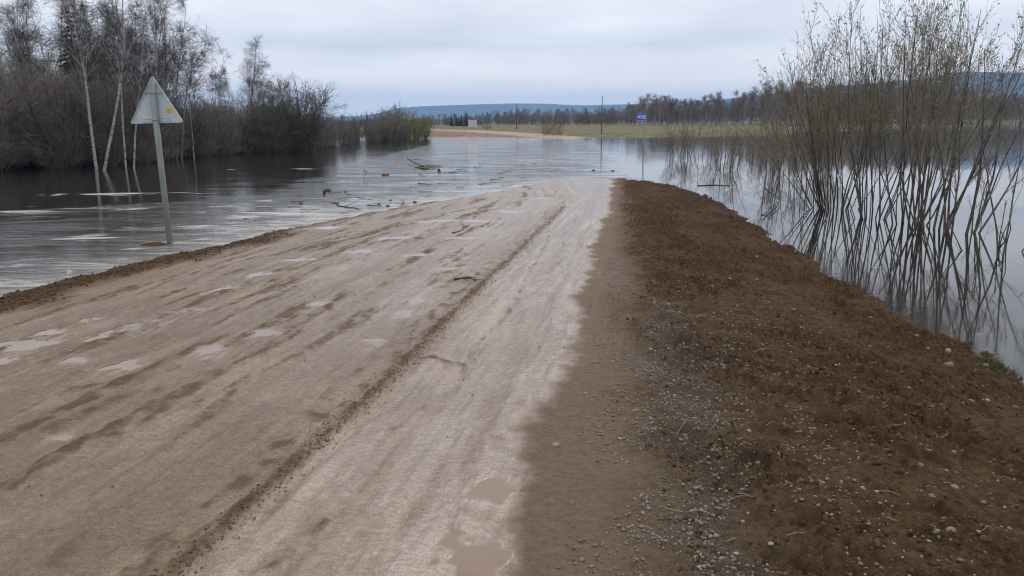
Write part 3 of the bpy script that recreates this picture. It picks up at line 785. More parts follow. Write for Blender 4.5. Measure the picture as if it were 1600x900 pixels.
px_birch('tall pale birch standing in water just past the sign, left of a close pair', [(275, 247), (277, 200), (276, 150), (280, 100), (288, 50), (291, 8)], 8, 0.07, 30, 0.4, 1.2)
px_birch('pale birch standing in water just past the sign, right of a close pair', [(282, 247), (285, 200), (290, 150), (301, 105), (318, 78), (332, 62)], 62, 0.06, 28, 0.4)
px_birch('thin grey birch with brown trunk in front of the low dark thicket', [(303, 246), (300, 205), (296, 160), (297, 120), (302, 85)], 85, 0.06, 18, 0.35)
px_birch('slim birch with pale stem rising from the low dark thicket past the pair', [(343, 240), (342, 200), (344, 160), (345, 120), (349, 85)], 85, 0.06, 18, 0.4)
px_birch('round-topped lone birch rising high above the low dark thicket', [(389, 237), (391, 200), (394, 150), (397, 110), (399, 62)], 62, 0.075, 36, 0.38, 1.2)
# the wood behind: copies of five more trees
bv = [birch('birch_tree', 'slim bare birch standing in the wood behind the flooded thicket', 'bare birches of the wood behind the thicket', np.random.RandomState(40 + k), hh, 0.075, nb=22, lo=0.3, dense=1.15) for k, hh in enumerate((10.5, 9.5, 11.5, 10.0, 9.0))]
spots = []
rr_ = np.random.RandomState(5)
for k in range(92):
    if k < 78:
        px = rr_.uniform(-260, 262); Yd = rr_.uniform(46, 66); sc = rr_.uniform(0.85, 1.2)
    else:
        px = rr_.uniform(262, 440); Yd = rr_.uniform(62, 82); sc = rr_.uniform(0.55, 0.85) * (1.2 if px < 330 else 0.92)
    p = at_y(px, 250, Yd); spots.append((p[0], Yd, sc))
for px, Yd, sc in ((545, 100, .42), (590, 120, .34)):
    p = at_y(px, 250, Yd); spots.append((p[0], Yd, sc))
for k, (x, y, sc) in enumerate(spots):
    if k < 5:
        o = bv[k]; o.location = (x, y, 0); o.scale = (sc,) * 3
    else:
        o = dup(bv[k % 5], (x, y, 0), rr_.uniform(0, 6.28), sc)
    o['label'] = 'slim bare birch in the wood behind the white front birches' if y < 62 and sc >= .8 else 'smaller bare birch above the low dark thicket past the triangular sign'

# ------------------------------------------------------------------ flooded thicket on the left
def shrub_levels(rng, n, h, spread, r0=0.016, tw=(9, 6), tilt=(2, 26), up=0.25, twr=0.0055, base=0.35, t0=0.12):
    Ps, Rs = [], []
    for k in range(n):
        a = rng.uniform(0, 2 * math.pi); q = R(rng.uniform(*tilt)) * spread
        d = (math.cos(a) * math.sin(q), math.sin(a) * math.sin(q), math.cos(q))
        L_ = h * rng.uniform(0.62, 1.05)
        rb_ = base * math.sqrt(rng.uniform())
        P, Rr = stem_path(rng, (math.cos(a) * rb_, math.sin(a) * rb_, -0.4), d, L_ + 0.4, 8, up, 0.06, r0 * rng.uniform(0.7, 1.3), r0 * 0.3)
        Ps.append(P); Rs.append(Rr)
    P = np.array(Ps); Rd = np.array(Rs)
    A = grow(rng, P, Rd, tw[0], t0, 0.96, lambda t, L_: 0.30 * L_ * (1.1 - 0.55 * t), (22, 68), 5, 0.12, 0.14, 0.55, twr * 1.3)
    B_ = grow(rng, A[0], A[1], tw[1], 0.15, 1.0, lambda t, L_: 0.38 * L_ + 0.08, (25, 70), 4, 0.05, 0.16, 0.6, twr)
    return (P, Rd, 4), (A[0], A[1], 3), (B_[0], B_[1], 3)
def shrub(name, label, cat, group, rng, mats, **k):
    S, A, B_ = shrub_levels(rng, **k)
    t = thing(name, label, cat, group=group)
    obj('stems', tube_mesh('stems', [S], mats[0]), t)
    obj('crown', tube_mesh('crown', [A, B_], mats[1]), t)
    return t
LBL_T = 'dark leafless willow bush standing at the open water edge of the flooded thicket'
GRP_T = 'dark willow bushes of the flooded thicket'
tv = [shrub('willow_bush', LBL_T, 'bush', GRP_T, np.random.RandomState(60 + k), (M_DARKBARK, M_THICK), n=20, h=1.0 * 4.6, spread=1.0, r0=0.024, tw=(11, 8), twr=0.0085, base=0.6, t0=0.05) for k in range(5)]
ts = []
rr_ = np.random.RandomState(8)
seg = np.array([left_shore(v) for v in np.arange(20, 160, 0.5)])
yv = np.arange(20, 160, 0.5)
y = 24.0
while y < 140:
    for row, off in enumerate((0.4, 2.6, 5.2, 8.5, 12.5)):
        if (row > 2 and y > 84) or (row == 0 and y > 108) or (row < 2 and y > 76 and rr_.uniform() < .45): continue
        yy = y + rr_.uniform(-0.8, 0.8)
        x = left_shore(yy) - off - rr_.uniform(-0.6, 0.9)
        hh = np.interp(yy, [20, 44, 50, 58, 66, 80, 100, 130, 150], [1.05, 1.0, 0.92, 0.85, 0.80, 0.60, 0.55, 0.62, 0.66]) * rr_.uniform(0.82, 1.12) * (1 + 0.03 * row)
        ts.append((x, yy, hh))
    y += 1.6 + max(0, (y - 60)) * 0.035
# extra screen of bushes where the bank runs across the view
for k in range(46):
    px = rr_.uniform(-220, 310); Yd = rr_.uniform(40, 56)
    p = at_y(px, 260, Yd)
    if p[0] < left_shore(Yd) - 0.5: ts.append((p[0], Yd, rr_.uniform(0.9, 1.25)))
for px, Yd, hh in ((600, 134, 1.0), (611, 138, 1.15), (626, 141, 1.1), (560, 112, .8), (580, 118, .75), (540, 98, .72)):
    p = at_y(px, 218, Yd); ts.append((p[0], Yd, hh))
for k, (x, yy, hh) in enumerate(ts):
    if k < 5:
        o = tv[k]; o.location = (x, yy, 0); o.scale = (hh,) * 3; o.rotation_euler.z = rr_.uniform(0, 6.28)
    else:
        o = dup(tv[k % 5], (x, yy, 0), rr_.uniform(0, 6.28), (hh * rr_.uniform(.85, 1.15), hh * rr_.uniform(.85, 1.15), hh))
    o['label'] = 'low bare bush in the flooded row leading from the rounded bush to the yellow-green one' if yy > 78 else (LBL_T if x > left_shore(yy) - 3.6 else 'dark leafless bush deeper in the thicket, under the birch wood')
o = shrub('willow_bush', 'tall rounded dark bush with ragged top at the point of the thicket', 'bush', None, np.random.RandomState(77), (M_DARKBARK, M_THICK), n=54, h=5.4, spread=1.35, r0=0.028, tw=(13, 9), twr=0.009, base=0.9, t0=0.05)
b = gz(472, 237); o.location = (b[0], b[1], 0)
for k, (px, py, sc) in enumerate(((640, 217, 1.0), (655, 216, .85), (604, 219, .95))):
    lb = ('yellow-green budding willow bush at the water beside the sandy far road', 'smaller yellow-green budding bush touching the sandy far road', 'grey-brown rounded bush in water next to the yellow-green one')[k]
    o = shrub('willow_bush', lb, 'bush', None, np.random.RandomState(90 + k), (M_DARKBARK, M_OLIVE if k < 2 else M_THICK), n=26, h=3.9 * sc, spread=1.5, r0=0.03, tw=(12, 8), twr=0.014, base=1.0, t0=0.05)
    b = gz(px, py); o.location = (b[0], b[1], 0)

# ------------------------------------------------------------------ spruces
def spruce_mesh(rng, h, name):
    Vs, Fs, n = [], [], 0
    T = tubes(np.array([[(0, 0, -0.3), (0, 0, h * 0.5), (0, 0, h)]]), np.array([[0.02 * h * .7, 0.01 * h, 0.01]]), 6)
    Vs.append(T[0]); Fs.append(T[1]); n += len(T[0])
    nw = int(h * 3.2)
    for k in range(nw):
        z = h * (0.06 + 0.92 * k / nw); rad = (h - z) * 0.24 + 0.12
        for q in range(7):
            a = rng.uniform(0, 6.28); r_ = rad * rng.uniform(0.75, 1.15)
            d = np.array([math.cos(a), math.sin(a), 0]); sd_ = np.array([-d[1], d[0], 0])
            for e in range(6):
                f0 = e / 6.0; f1 = f0 + 0.24
                wdt = r_ * 0.17 * (1.2 - f0) + 0.05
                p0 = d * r_ * f0 + np.array([0, 0, z - 0.25 * r_ * f0]); p1 = d * r_ * f1 + np.array([0, 0, z - 0.30 * r_ * f1 - 0.06])
                j = rng.normal(0, 0.05 * r_, (4, 3))
                Vs.append(np.array([p0, (p0 + p1) / 2 + sd_ * wdt - (0, 0, .1 * r_), p1, (p0 + p1) / 2 - sd_ * wdt - (0, 0, .1 * r_)]) + j)
                Fs.append(np.array([[n, n + 1, n + 2, n + 3]])); n += 4
    return mesh_np(name, np.concatenate(Vs), np.concatenate(Fs), M_SPRUCE, smooth=False)
def spruce(label, group, loc, me):
    return obj('spruce_tree', me, None, loc, label=label, category='tree', **({'group': group} if group else {}))
sm = [spruce_mesh(np.random.RandomState(120 + k), 10.0, 'spruce_tree') for k in range(3)]
for px, yb, yt, D in ((706, 199, 182, 330), (713, 199, 181, 335), (721, 199, 181, 330), (729, 199, 177, 325), (717, 199, 184, 345)):
    p = at_y(px, yb, D); hh = (yb - yt) * D / FPX
    o = spruce('dark pointed spruce in the small clump behind the white board', 'spruces behind the white board', (p[0], D, float(terr_z(p[0], D)) - .1), sm[px % 3]); o.scale = (hh / 9,) * 3
for px, D, hh, lb in ((128, 52, 9.6, 'dark spruce among the bare birches behind the forked white birch'),):
    p = at_y(px, 200, D); o = spruce(lb, None, (p[0], D, 0), sm[D % 3]); o.scale = (hh / 10,) * 3
p = at_y(574, 200, 160); o = spruce('small dark spruce top showing above the far bushes', None, (p[0], 160, 0), sm[0]); o.scale = (.48,) * 3

# ------------------------------------------------------------------ far tree line beyond the meadow
def far_tree_mesh(rng, h, k, twr=0.022):
    P, _ = stem_path(rng, (0, 0, -0.3), (rng.normal(0, .04), rng.normal(0, .04), 1), h, 7, 0.05, 0.03)
    Rd = np.linspace(0.09, 0.02, 7)
    A = grow(rng, P[None], Rd[None], 16, 0.22 if k % 2 else 0.4, 0.97, lambda t, L_: (0.12 + 0.22 * (1 - t)) * h, (20, 45), 5, 0.35, 0.09, 0.5, twr)
    B_ = grow(rng, A[0], A[1], 7, 0.1, 1, lambda t, L_: 0.4 * L_ + .1, (20, 50), 4, 0.1, 0.13, 0.6, twr * .9)
    C = grow(rng, B_[0], B_[1], 4, 0.1, 1, lambda t, L_: 0.5 * L_ + .1, (20, 55), 3, 0, 0.13, 0.6, twr * .8)
    return tube_mesh('bare_tree', [(P[None], Rd[None], 5), (A[0], A[1], 3), (B_[0], B_[1], 3), (C[0], C[1], 3)], [M_FARTRUNK, M_FARTWIG], [0, 1, 1, 1])
fm = [far_tree_mesh(np.random.RandomState(140 + k), 9.0, k) for k in range(7)]
rr_ = np.random.RandomState(15)
# tops of the tree line as seen: pixel x -> tree height in metres, distance
def fl_h(px): return np.interp(px, [660, 700, 740, 770, 800, 860, 930, 985, 1000, 1040, 1060, 1120, 1150, 1200, 1300, 1450, 1600], [4.6, 4.8, 5.0, 5.8, 6.6, 6.4, 6.2, 8.0, 11, 11, 9.0, 10.5, 11.0, 13.5, 15, 15.5, 12])
def fl_d(px): return np.interp(px, [660, 900, 1200, 1400, 1700], [345, 300, 265, 300, 370])
LBL_F = 'bare leafless tree in the far tree line beyond the meadow'
for k in range(285):
    px = 655 + (k + rr_.uniform(-2, 2)) * (1090 / 285.0)
    D = fl_d(px) + rr_.uniform(0, 34)
    p = at_y(px, 200, D)
    hh = fl_h(px) * rr_.uniform(0.78, 1.08)
    lb = ('low bare tree in the far line around the spruces and the white board' if px < 800 else 'bare tree in the far line between the two poles' if px < 941 else 'bare tree in the far line between the tall pole and the blue sign' if px < 990 else 'tall bare tree in the cluster rising behind the blue sign' if px < 1062 else 'tall bare tree of the wood behind the flooded saplings and the big willow')
    o = obj('bare_tree', fm[k % 7], None, (p[0], D, float(terr_z(p[0], D))), label=lb, category='tree', group='far tree line beyond the meadow')
    o.rotation_euler.z = rr_.uniform(0, 6.28); o.scale = (hh / 9 * rr_.uniform(1.1, 1.6), hh / 9 * rr_.uniform(1.1, 1.6), hh / 9)
# the wood goes on behind it as one mass
def far_wood():
    rng = np.random.RandomState(33); Vs, Fs, n = [], [], 0
    for k in range(1100):
        px = rng.uniform(250, 1900); D = fl_d(px) + 40 + rng.uniform(0, 120)
        p = at_y(px, 200, D); h = fl_h(px) * rng.uniform(0.7, 1.05) * (1.1 if 700 < px else .9)
        z0 = float(terr_z(p[0], D)) - .2
        m = 56
        t = rng.uniform(0.08, 1, m); a = rng.uniform(0, 6.28, m)
        b0 = np.stack([p[0] + 0 * t, D + 0 * t, z0 + h * t * 0.8], -1)
        ln = h * (0.12 + 0.24 * (1 - t)); d = np.stack([np.cos(a) * .45, np.sin(a) * .45, 0.9 + 0 * a], -1)
        b0 = b0 + rng.normal(0, 1, (m, 3)) * np.array([.9, .9, 0.1])
        P = np.stack([b0, b0 + d * ln[:, None] + rng.normal(0, .35, (m, 3))], 1)
        P = np.concatenate([P, np.array([[(p[0], D, z0), (p[0], D, z0 + h)]])])
        V, F = tubes(P, np.tile([0.06, 0.03], (m + 1, 1)), 3)
        Vs.append(V); Fs.append(F + n); n += len(V)
    obj('far_wood', mesh_np('far_wood', np.concatenate(Vs), np.concatenate(Fs), M_FARTWIG), kind='stuff', label='distant bare wood continuing behind the far tree line', category='wood')
far_wood()
# a few low grey bushes on the meadow edge and at the far water
for k, (px, py, hh, lb) in enumerate(((852, 215, 3.6, 'thin grey bush on the grass bank where the far road dips under water'), (868, 214, 3.0, 'second thin grey bush beside the far road end'), (760, 203, 1.6, 'low bare bush on the meadow near the white board'))):
    o = shrub('bare_bush', lb, 'bush', None, np.random.RandomState(170 + k), (M_WILLOW, M_WTWIG), n=14, h=hh, spread=1.1, r0=0.016, tw=(8, 5), twr=0.010, base=0.7)
    D = 122 if k < 2 else 190
    p = at_y(px, py, D); o.location = (p[0], D, max(float(terr_z(p[0], D)), -0.1))

# ------------------------------------------------------------------ the big flooded willow on the right: five clumps
def bud_mesh(rng, tips, name, n_per=3, size=(0.022, 0.052)):
    P, _ = tips
    m, K, _ = P.shape
    i = rng.randint(0, m, m * n_per); t = rng.uniform(0.15, 1.0, m * n_per) * (K - 1)
    j = np.minimum(t.astype(int), K - 2); f = (t - j)[:, None]
    c = P[i, j] * (1 - f) + P[i, j + 1] * f
    d = nrm(nrm(P[i, j + 1] - P[i, j]) + rng.normal(0, 0.55, c.shape))
    s_ = nrm(np.cross(d, rng.normal(size=c.shape))); ln = rng.uniform(*size, len(c))[:, None]
    V = np.stack([c, c + d * ln * .55 + s_ * ln * .28, c + d * ln * 1.2, c + d * ln * .55 - s_ * ln * .28], 1)
    F = np.arange(len(c) * 4).reshape(-1, 4)
    return mesh_np(name, V, F, M_BUD, smooth=False)
def willow(label, base_px, n, h, lean, spread, seed, budk=3, tilt=(2, 30), group=None, bw=0.35, tw=(13, 7), r0=0.017):
    h = h * 0.92; n = int(n * 1.45); bw = bw * 0.55; tw = (max(3, int(tw[0] * .8)), tw[1])
    rng = np.random.RandomState(seed)
    b = gz(*base_px); t = thing('willow_shrub', label, 'shrub', b, 0, group)
    Ps, Rs = [], []
    for k in range(n):
        a = rng.uniform(0, 6.28); q = R(rng.uniform(tilt[0] + 3, tilt[1] + 14)) * spread
        d = np.array([math.cos(a) * math.sin(q) + lean[0], math.sin(a) * math.sin(q) * 0.8 + lean[1], math.cos(q)])
        P, Rr = stem_path(rng, (math.cos(a) * bw * rng.uniform(.3, 1.2), math.sin(a) * bw * .7 * rng.uniform(.2, 1), -0.45), d, h * rng.uniform(0.72, 1.04) + 0.45, 12, 0.75, 0.06, r0 * rng.uniform(.6, 1.25), 0.004)
        Ps.append(P); Rs.append(Rr)
        obj('stem', tube_mesh('stem', [(P[None], Rr[None], 6)], M_WILLOW), t)
    P = np.array(Ps); Rd = np.array(Rs)
    A = grow(rng, P, Rd, tw[0], 0.30, 0.97, lambda t_, L_: (0.12 + 0.14 * (1 - t_)) * L_ + 0.15, (14, 38), 6, 0.35, 0.08, 0.5, 0.0042)
    B_ = grow(rng, A[0], A[1], tw[1], 0.12, 1.0, lambda t_, L_: 0.32 * L_ + 0.10, (15, 45), 4, 0.2, 0.12, 0.6, 0.0030)
    two = obj('twigs', tube_mesh('twigs', [(A[0], A[1], 4), (B_[0], B_[1], 3)], M_WTWIG), t)
    two['kind'] = 'stuff'
    hi = B_[0][:, 0, 2] > h * 0.38
    bo = obj('buds', bud_mesh(rng, (B_[0][hi], None), 'buds', budk), t); bo['kind'] = 'stuff'
    return t
willow('dense vase-shaped clump of willow stems fanning left at the edge of the big flooded shrub', (1302, 327), 22, 4.1, (-.09, 0), 0.95, 201, tilt=(3, 34), bw=.5)
willow('upright willow clump with mud-dark feet in the middle of the big flooded shrub', (1358, 342), 13, 4.9, (0, 0), 0.75, 202)
willow('willow clump with the palest crossing stem, centre of the big flooded shrub', (1412, 352), 12, 4.8, (-.02, .02), 0.8, 203)
willow('tall willow clump of thick straight stems in the big flooded shrub', (1452, 358), 8, 4.7, (.0, 0), 0.75, 204, r0=.025)
willow('willow clump of slanting stems leaning right at the end of the big flooded shrub', (1490, 364), 5, 3.9, (.14, .05), 0.7, 205, r0=.026)
willow('few thin shoots leaning right out of still water beyond the slanting clump', (1526, 362), 2, 2.0, (.35, .1), .8, 206, tw=(6, 4))
willow('tall single-stemmed willow with budded top at the right of the flooded shrub', (1574, 402), 2, 3.4, (.04, .1), .35, 207, bw=.25, tw=(8, 4))
willow('low broken shoots sticking out of still water beside the tall single-stemmed willow', (1552, 392), 4, 0.9, (.05, 0), .9, 208, tw=(3, 2), budk=1, bw=.5)
willow('slim upright young willow with budded top rising behind the fanning clump', (1226, 262), 4, 4.5, (-.02, 0), .5, 209, tw=(8, 4))
willow('long whip-like shoot and slim stems standing behind the vase-shaped clump', (1262, 290), 3, 6.0, (0, 0), .35, 210, tw=(7, 4))

willow('single pale stem slanting left across the middle of the big flooded shrub', (1432, 362), 1, 4.4, (-.36, 0), .3, 211, tilt=(0, 4), tw=(8, 4), r0=.024)
# flooded thin saplings further out on the right
LBL_S = 'thin bare sapling clump standing in the floodwater short of the meadow'
GRP_S = 'thin flooded saplings on the right'
sv = [shrub('sapling_clump', LBL_S, 'shrub', GRP_S, np.random.RandomState(230 + k), (M_WILLOW, M_WTWIG), n=4 + k % 3, h=2.3, spread=0.8, r0=0.015, tw=(8, 5), twr=0.0045, base=0.45, t0=0.25) for k in range(5)]
rr_ = np.random.RandomState(19)
ss = []
for k in range(38):
    px = rr_.uniform(1040, 1300); py = rr_.uniform(226, 282) if px < 1250 else rr_.uniform(222, 270)
    if py > 250 + (px - 1040) * 0.16: py = 245
    ss.append((px, py, rr_.uniform(.65, 1.2) * (1.0 if px < 1200 else 1.25)))
for k, (px, py, sc) in enumerate(ss):
    b = gz(px, py)
    if k < 5:
        o = sv[k]; o.location = b; o.scale = (sc,) * 3
    else:
        dup(sv[k % 5], b, rr_.uniform(0, 6.28), sc)

# ------------------------------------------------------------------ triangular warning sign seen from behind
D_S = sp[1]; U = D_S / FPX * 1.02
sign = thing('warning_sign', 'leaning triangular road sign seen from its grey back, post standing in floodwater', 'road sign', (sp[0], sp[1], 0.0))
sign.rotation_euler = (R(-1.5), R(-1.7), R(3))
HT = 252 * U
MB().tube([(0, -.012, -0.6), (0, -.012, HT * .5), (0, -.012, HT - 0.11)], 0.052, 16).build('post', M_POST, sign, True)
W_, H_ = 79 * U, 70 * U
zb = HT - H_
def tri_round(w_, h_, r, z0, n=6):
    vs_ = [(-w_ / 2, z0), (w_ / 2, z0), (0, z0 + h_)]
    out_ = []
    for i in range(3):
        p = np.array(vs_[i]); a = np.array(vs_[i - 1]) - p; b_ = np.array(vs_[(i + 1) % 3]) - p
        a /= np.linalg.norm(a); b_ /= np.linalg.norm(b_)
        for t in np.linspace(0, 1, n):
            q = p + a * r * (1 - t) ** 2 * 1.0 + b_ * r * t ** 2 * 1.0
            out_.append(tuple(q))
    return out_
poly = tri_round(W_, H_, 0.055, zb)
panel = MB().prism(poly, 0.052, 0.056).build('panel', M_ZINC, sign)
poly_in = tri_round(W_ - 0.036, H_ - 0.032, 0.045, zb + 0.011)
cpt = Vector((0, 0.05, zb + H_ * .5)); panel.matrix_local = Matrix.Translation(cpt) @ Matrix.Rotation(R(0.4), 4, 'Y') @ Matrix.Translation(-cpt)
n = len(poly)
rim = MB()
Vr = [(p[0], 0.028, p[1]) for p in poly] + [(p[0], 0.0505, p[1]) for p in poly] + [(p[0], 0.028, p[1]) for p in poly_in] + [(p[0], 0.0505, p[1]) for p in poly_in]
Fr = []
for i in range(n):
    j = (i + 1) % n
    Fr += [(i, j, j + n, i + n), (i + 2 * n, i + 3 * n, j + 3 * n, j + 2 * n), (i, i + 2 * n, j + 2 * n, j)]
rim.add(Vr, Fr).build('rim', M_ZINC, panel)
rl = MB(); rl.box((0, 0.0465, zb + 0.075), (W_ * 0.50, 0.006, 0.008)).box((0, 0.0465, zb + 0.022), (W_ * 0.50, 0.006, 0.008))
rl.box((W_ * .25, 0.0465, zb + 0.0485), (0.008, 0.005, 0.06)); rl.build('lower_bracket', M_BRACKET, panel)
ub = MB(); ub.box((0, 0.0465, zb + H_ * .63), (W_ * .32, 0.008, 0.022)).box((W_ * .155, 0.04, zb + H_ * .645), (0.02, 0.018, 0.05)).box((-W_ * .155, 0.04, zb + H_ * .625), (0.02, 0.018, 0.035))
ub.build('upper_bracket', M_BRACKET, panel)
for zz in (zb + H_ * .63, zb + 0.05):
    ang = np.linspace(R(-200), R(20), 12)
    cl = MB().tube([(0.06 * math.cos(a), 0.06 * math.sin(a) - .012, zz) for a in ang], 0.007, 6)
    cl.build('clamp', M_BRACKET, sign, True)
stk = MB().box((W_ * .255, 0.0506, zb + H_ * .245), (0.115, 0.002, 0.075)).build('sticker', M_YELLOW, panel)
pr = MB()
for k in range(3):
    pr.box((W_ * .255 - 0.008 * k, 0.0490, zb + H_ * .245 + 0.022 - 0.02 * k), (0.08 - 0.02 * k, 0.0012, 0.007))
pr.build('print_lines', M_PRINT, stk)

# ------------------------------------------------------------------ blue kilometre sign
kb = gz(1004.5, 250); UK = kb[1] / FPX
km = thing('kilometre_sign', 'blue sign with white number on a thin post standing in floodwater', 'road sign', (kb[0], kb[1], 0))
km.rotation_euler = (0, R(1.7), 0)
hk = 70 * UK
MB().tube([(0, 0, -0.8), (0, 0, hk)], 0.028, 10).build('post', M_POST, km, True)
pw, ph = 13.6 * UK, 10.6 * UK
kp = MB().box((-pw / 2 + 0.01, -0.036, hk - ph / 2), (pw, 0.012, ph)).build('panel', M_BLUE, km)
fr = MB(); t_ = 0.011
fr.box((-pw / 2 + 0.01, -0.0435, hk - t_ / 2 - .006), (pw - .012, .003, t_)).box((-pw / 2 + 0.01, -0.0435, hk - ph + t_ / 2 + .006), (pw - .012, .003, t_))
fr.box((0.01 - t_ / 2 - .006, -0.0435, hk - ph / 2), (t_, .003, ph - 2 * t_ - .012)).box((-pw + 0.01 + t_ / 2 + .006, -0.0435, hk - ph / 2), (t_, .003, ph - 2 * t_ - .012))
fr.build('border', M_WHITE, kp)
cu = bpy.data.curves.new('digits', 'FONT'); cu.body = '438'; cu.align_x = 'CENTER'; cu.align_y = 'CENTER'; cu.size = ph * 0.72; cu.offset = 0.004; cu.extrude = 0.0015
to = bpy.data.objects.new('digits_source', cu); COL.objects.link(to)
bpy.context.view_layer.update()
me = bpy.data.meshes.new_from_object(to.evaluated_get(bpy.context.evaluated_depsgraph_get()))
bpy.data.objects.remove(to)
me.materials.clear(); me.materials.append(M_WHITE); me.name = 'digits'
dg = obj('digits', me, kp); dg.rotation_euler = (R(90), 0, 0); dg.location = (-pw / 2 + 0.01, -0.0445, hk - ph / 2)

# ------------------------------------------------------------------ white board on the far bank and the poles
Db = 176; p = at_y(738.5, 195, Db); zg = float(terr_z(p[0], Db)); Ub = Db / FPX
bd = thing('notice_board', 'white rectangular road board on two posts on the far grass bank', 'board', (p[0], Db, zg))
zt = at_y(738, 187.3, Db)[2] - zg; zl = at_y(738, 198.6, Db)[2] - zg
MB().box((0, -.06, (zt + zl) / 2), (13.2 * Ub, .03, zt - zl)).build('panel', M_ZINC, bd)
for sx in (-1, 1):
    MB().tube([(sx * 5.6 * Ub, 0, -.4), (sx * 5.6 * Ub, 0, zt + .1)], .05, 8).build('post', M_WHITE, bd, True)
for zz in (.25, .75):
    MB().box((0, -.035, zl + (zt - zl) * zz), (12 * Ub, .02, .07)).build('rail', M_BRACKET, bd)
for px, yt, D, lb in ((941, 150, 128, 'tall bare wooden pole at the water edge of the far meadow'), (807, 163, 178, 'thin wooden pole on the meadow to the right of the white board'),
                      (672.5, 176, 330, 'distant dark pole by the sandy road left of the spruces'), (725.5, 176, 330, 'distant dark pole among the spruces')):
    p = at_y(px, yt, D); zg = float(terr_z(p[0], D)) - .1
    t = thing('utility_pole', lb, 'pole', (p[0], D, zg)); hh = p[2] - zg
    MB().tube([(0, 0, -.3), (0, 0, hh * .5), (0, 0, hh)], [.09, .08, .06], 9).build('post', M_WOODPOLE, t, True)
    for q, zz in enumerate((.25, .6)):
        MB().tube([(0, 0, hh - zz), ((-1) ** q * .22, 0, hh - zz), ((-1) ** q * .24, 0, hh - zz + .16)], .025, 6).build('insulator_hook', M_BRACKET, t, True)

# ------------------------------------------------------------------ stones on the shoulder
def ico():
    t = (1 + 5 ** .5) / 2
    V = nrm(np.array([(-1,t,0),(1,t,0),(-1,-t,0),(1,-t,0),(0,-1,t),(0,1,t),(0,-1,-t),(0,1,-t),(t,0,-1),(t,0,1),(-t,0,-1),(-t,0,1)], float))
    F = np.array([(0,11,5),(0,5,1),(0,1,7),(0,7,10),(0,10,11),(1,5,9),(5,11,4),(11,10,2),(10,7,6),(7,1,8),(3,9,4),(3,4,2),(3,2,6),(3,6,8),(3,8,9),(4,9,5),(2,4,11),(6,2,10),(8,6,7),(9,8,1)])
    return V, F
IV, IF = ico()
def subdiv(V, F):
    V = [tuple(v) for v in V]; mid = {}; F2 = []
    def m(a, b):
        k = (min(a, b), max(a, b))
        if k not in mid:
            v = np.array(V[a]) + np.array(V[b]); v /= np.linalg.norm(v); mid[k] = len(V); V.append(tuple(v))
        return mid[k]
    for a, b, c in F:
        ab, bc, ca = m(a, b), m(b, c), m(c, a)
        F2 += [(a, ab, ca), (b, bc, ab), (c, ca, bc), (ab, bc, ca)]
    return np.array(V), np.array(F2)
IV2, IF2 = subdiv(IV, IF)
def stone_mesh(k):
    rng = np.random.RandomState(300 + k)
    V = IV2 * (1 + 0.16 * np.sin(IV2 @ rng.normal(0, 1.6, (3, 3)) + rng.uniform(0, 6, 3)).sum(1, keepdims=True) / 1.6)
    V = V * np.array([1.0, rng.uniform(.62, .85), rng.uniform(.42, .62)])
    return mesh_np('stone', V, IF2, M_STONE)
stm = [stone_mesh(k) for k in range(7)]
def stone(px, py, size_px, k, label, group):
    c = gp(px, py); r = 0.92 * size_px / 2 * np.linalg.norm(c - np.array([0, 0, CAM_H])) / FPX
    o = obj('stone', stm[k % 7], None, (c[0], c[1], surf_z(c[0], c[1]) + r * .08), label=label, category='stone')
    if group: o['group'] = group
    o.scale = (r,) * 3; o.rotation_euler = (rs.normal(0, .15), rs.normal(0, .15), rs.uniform(0, 6.28))
    return o
stone(1482, 577, 19, 0, 'largest pale stone on the soil shoulder, close to the water edge', None)
stone(1360, 506, 20, 1, 'flat greyish stone half way down the soil shoulder toward the water', None)
stone(868, 696, 14, 2, 'dark wet stone lying on smooth damp mud beside the tyre track', None)
stone(915, 618, 11, 3, 'small pale stone alone on smooth damp mud at the soil edge', None)
GRP_ST = 'pale stones scattered over the soil shoulder'; LBL_ST = 'pale rounded stone lying on the loose brown soil shoulder'
for k, (px, py, q) in enumerate([(1485, 610, 13), (1445, 690, 11), (1438, 730, 11), (1490, 712, 10), (1490, 768, 13), (1370, 768, 10), (1347, 765, 10), (1465, 847, 18), (1484, 849, 15), (1203, 872, 11), (1170, 678, 12),
        (995, 645, 8), (969, 688, 9), (873, 884, 12), (1250, 525, 8), (1062, 493, 10), (1252, 515, 9), (1545, 565, 12), (1538, 580, 12), (1520, 585, 10), (1535, 613, 12), (1440, 540, 11), (1480, 560, 14), (1430, 530, 9), (1585, 640, 12), (1560, 700, 9),
        (1450, 855, 10), (1395, 865, 9), (1500, 890, 11), (1335, 605, 8), (1450, 713, 8), (1456, 787, 12), (1536, 790, 9), (1540, 635, 12), (1515, 632, 13), (1087, 772, 9), (1110, 848, 10), (1150, 882, 10), (908, 852, 9), (1040, 855, 9), (1160, 818, 8), (1240, 490, 8), (1140, 600, 7), (1385, 588, 9), (1418, 622, 8), (1340, 640, 8), (1445, 640, 8)]):
    stone(px, py, q, k, LBL_ST, GRP_ST)
rr_ = np.random.RandomState(44)
cnt = 0
while cnt < 150:
    px = rr_.uniform(960, 1600); py = 300 + 600 * rr_.uniform() ** 0.8
    c = gp(px, py)
    if xR(c[1]) - c[0] < 0.15 or c[0] < EDGE2(c[1]) + .15: continue
    lb = 'small pale stone on the soil close to the right-hand water edge' if xR(c[1]) - c[0] < .9 else 'small pale stone in or beside the gravel streak' if abs(c[0] - GRAVEL(c[1])) < .45 and c[1] < 9 else 'small pale stone half sunk in the soil toward the far road end' if c[1] > 9 else 'small pale stone half sunk in the lumpy soil between gravel and water'
    stone(px, py, 3 + 4.5 * rr_.uniform() ** 2, cnt, lb, GRP_ST); cnt += 1

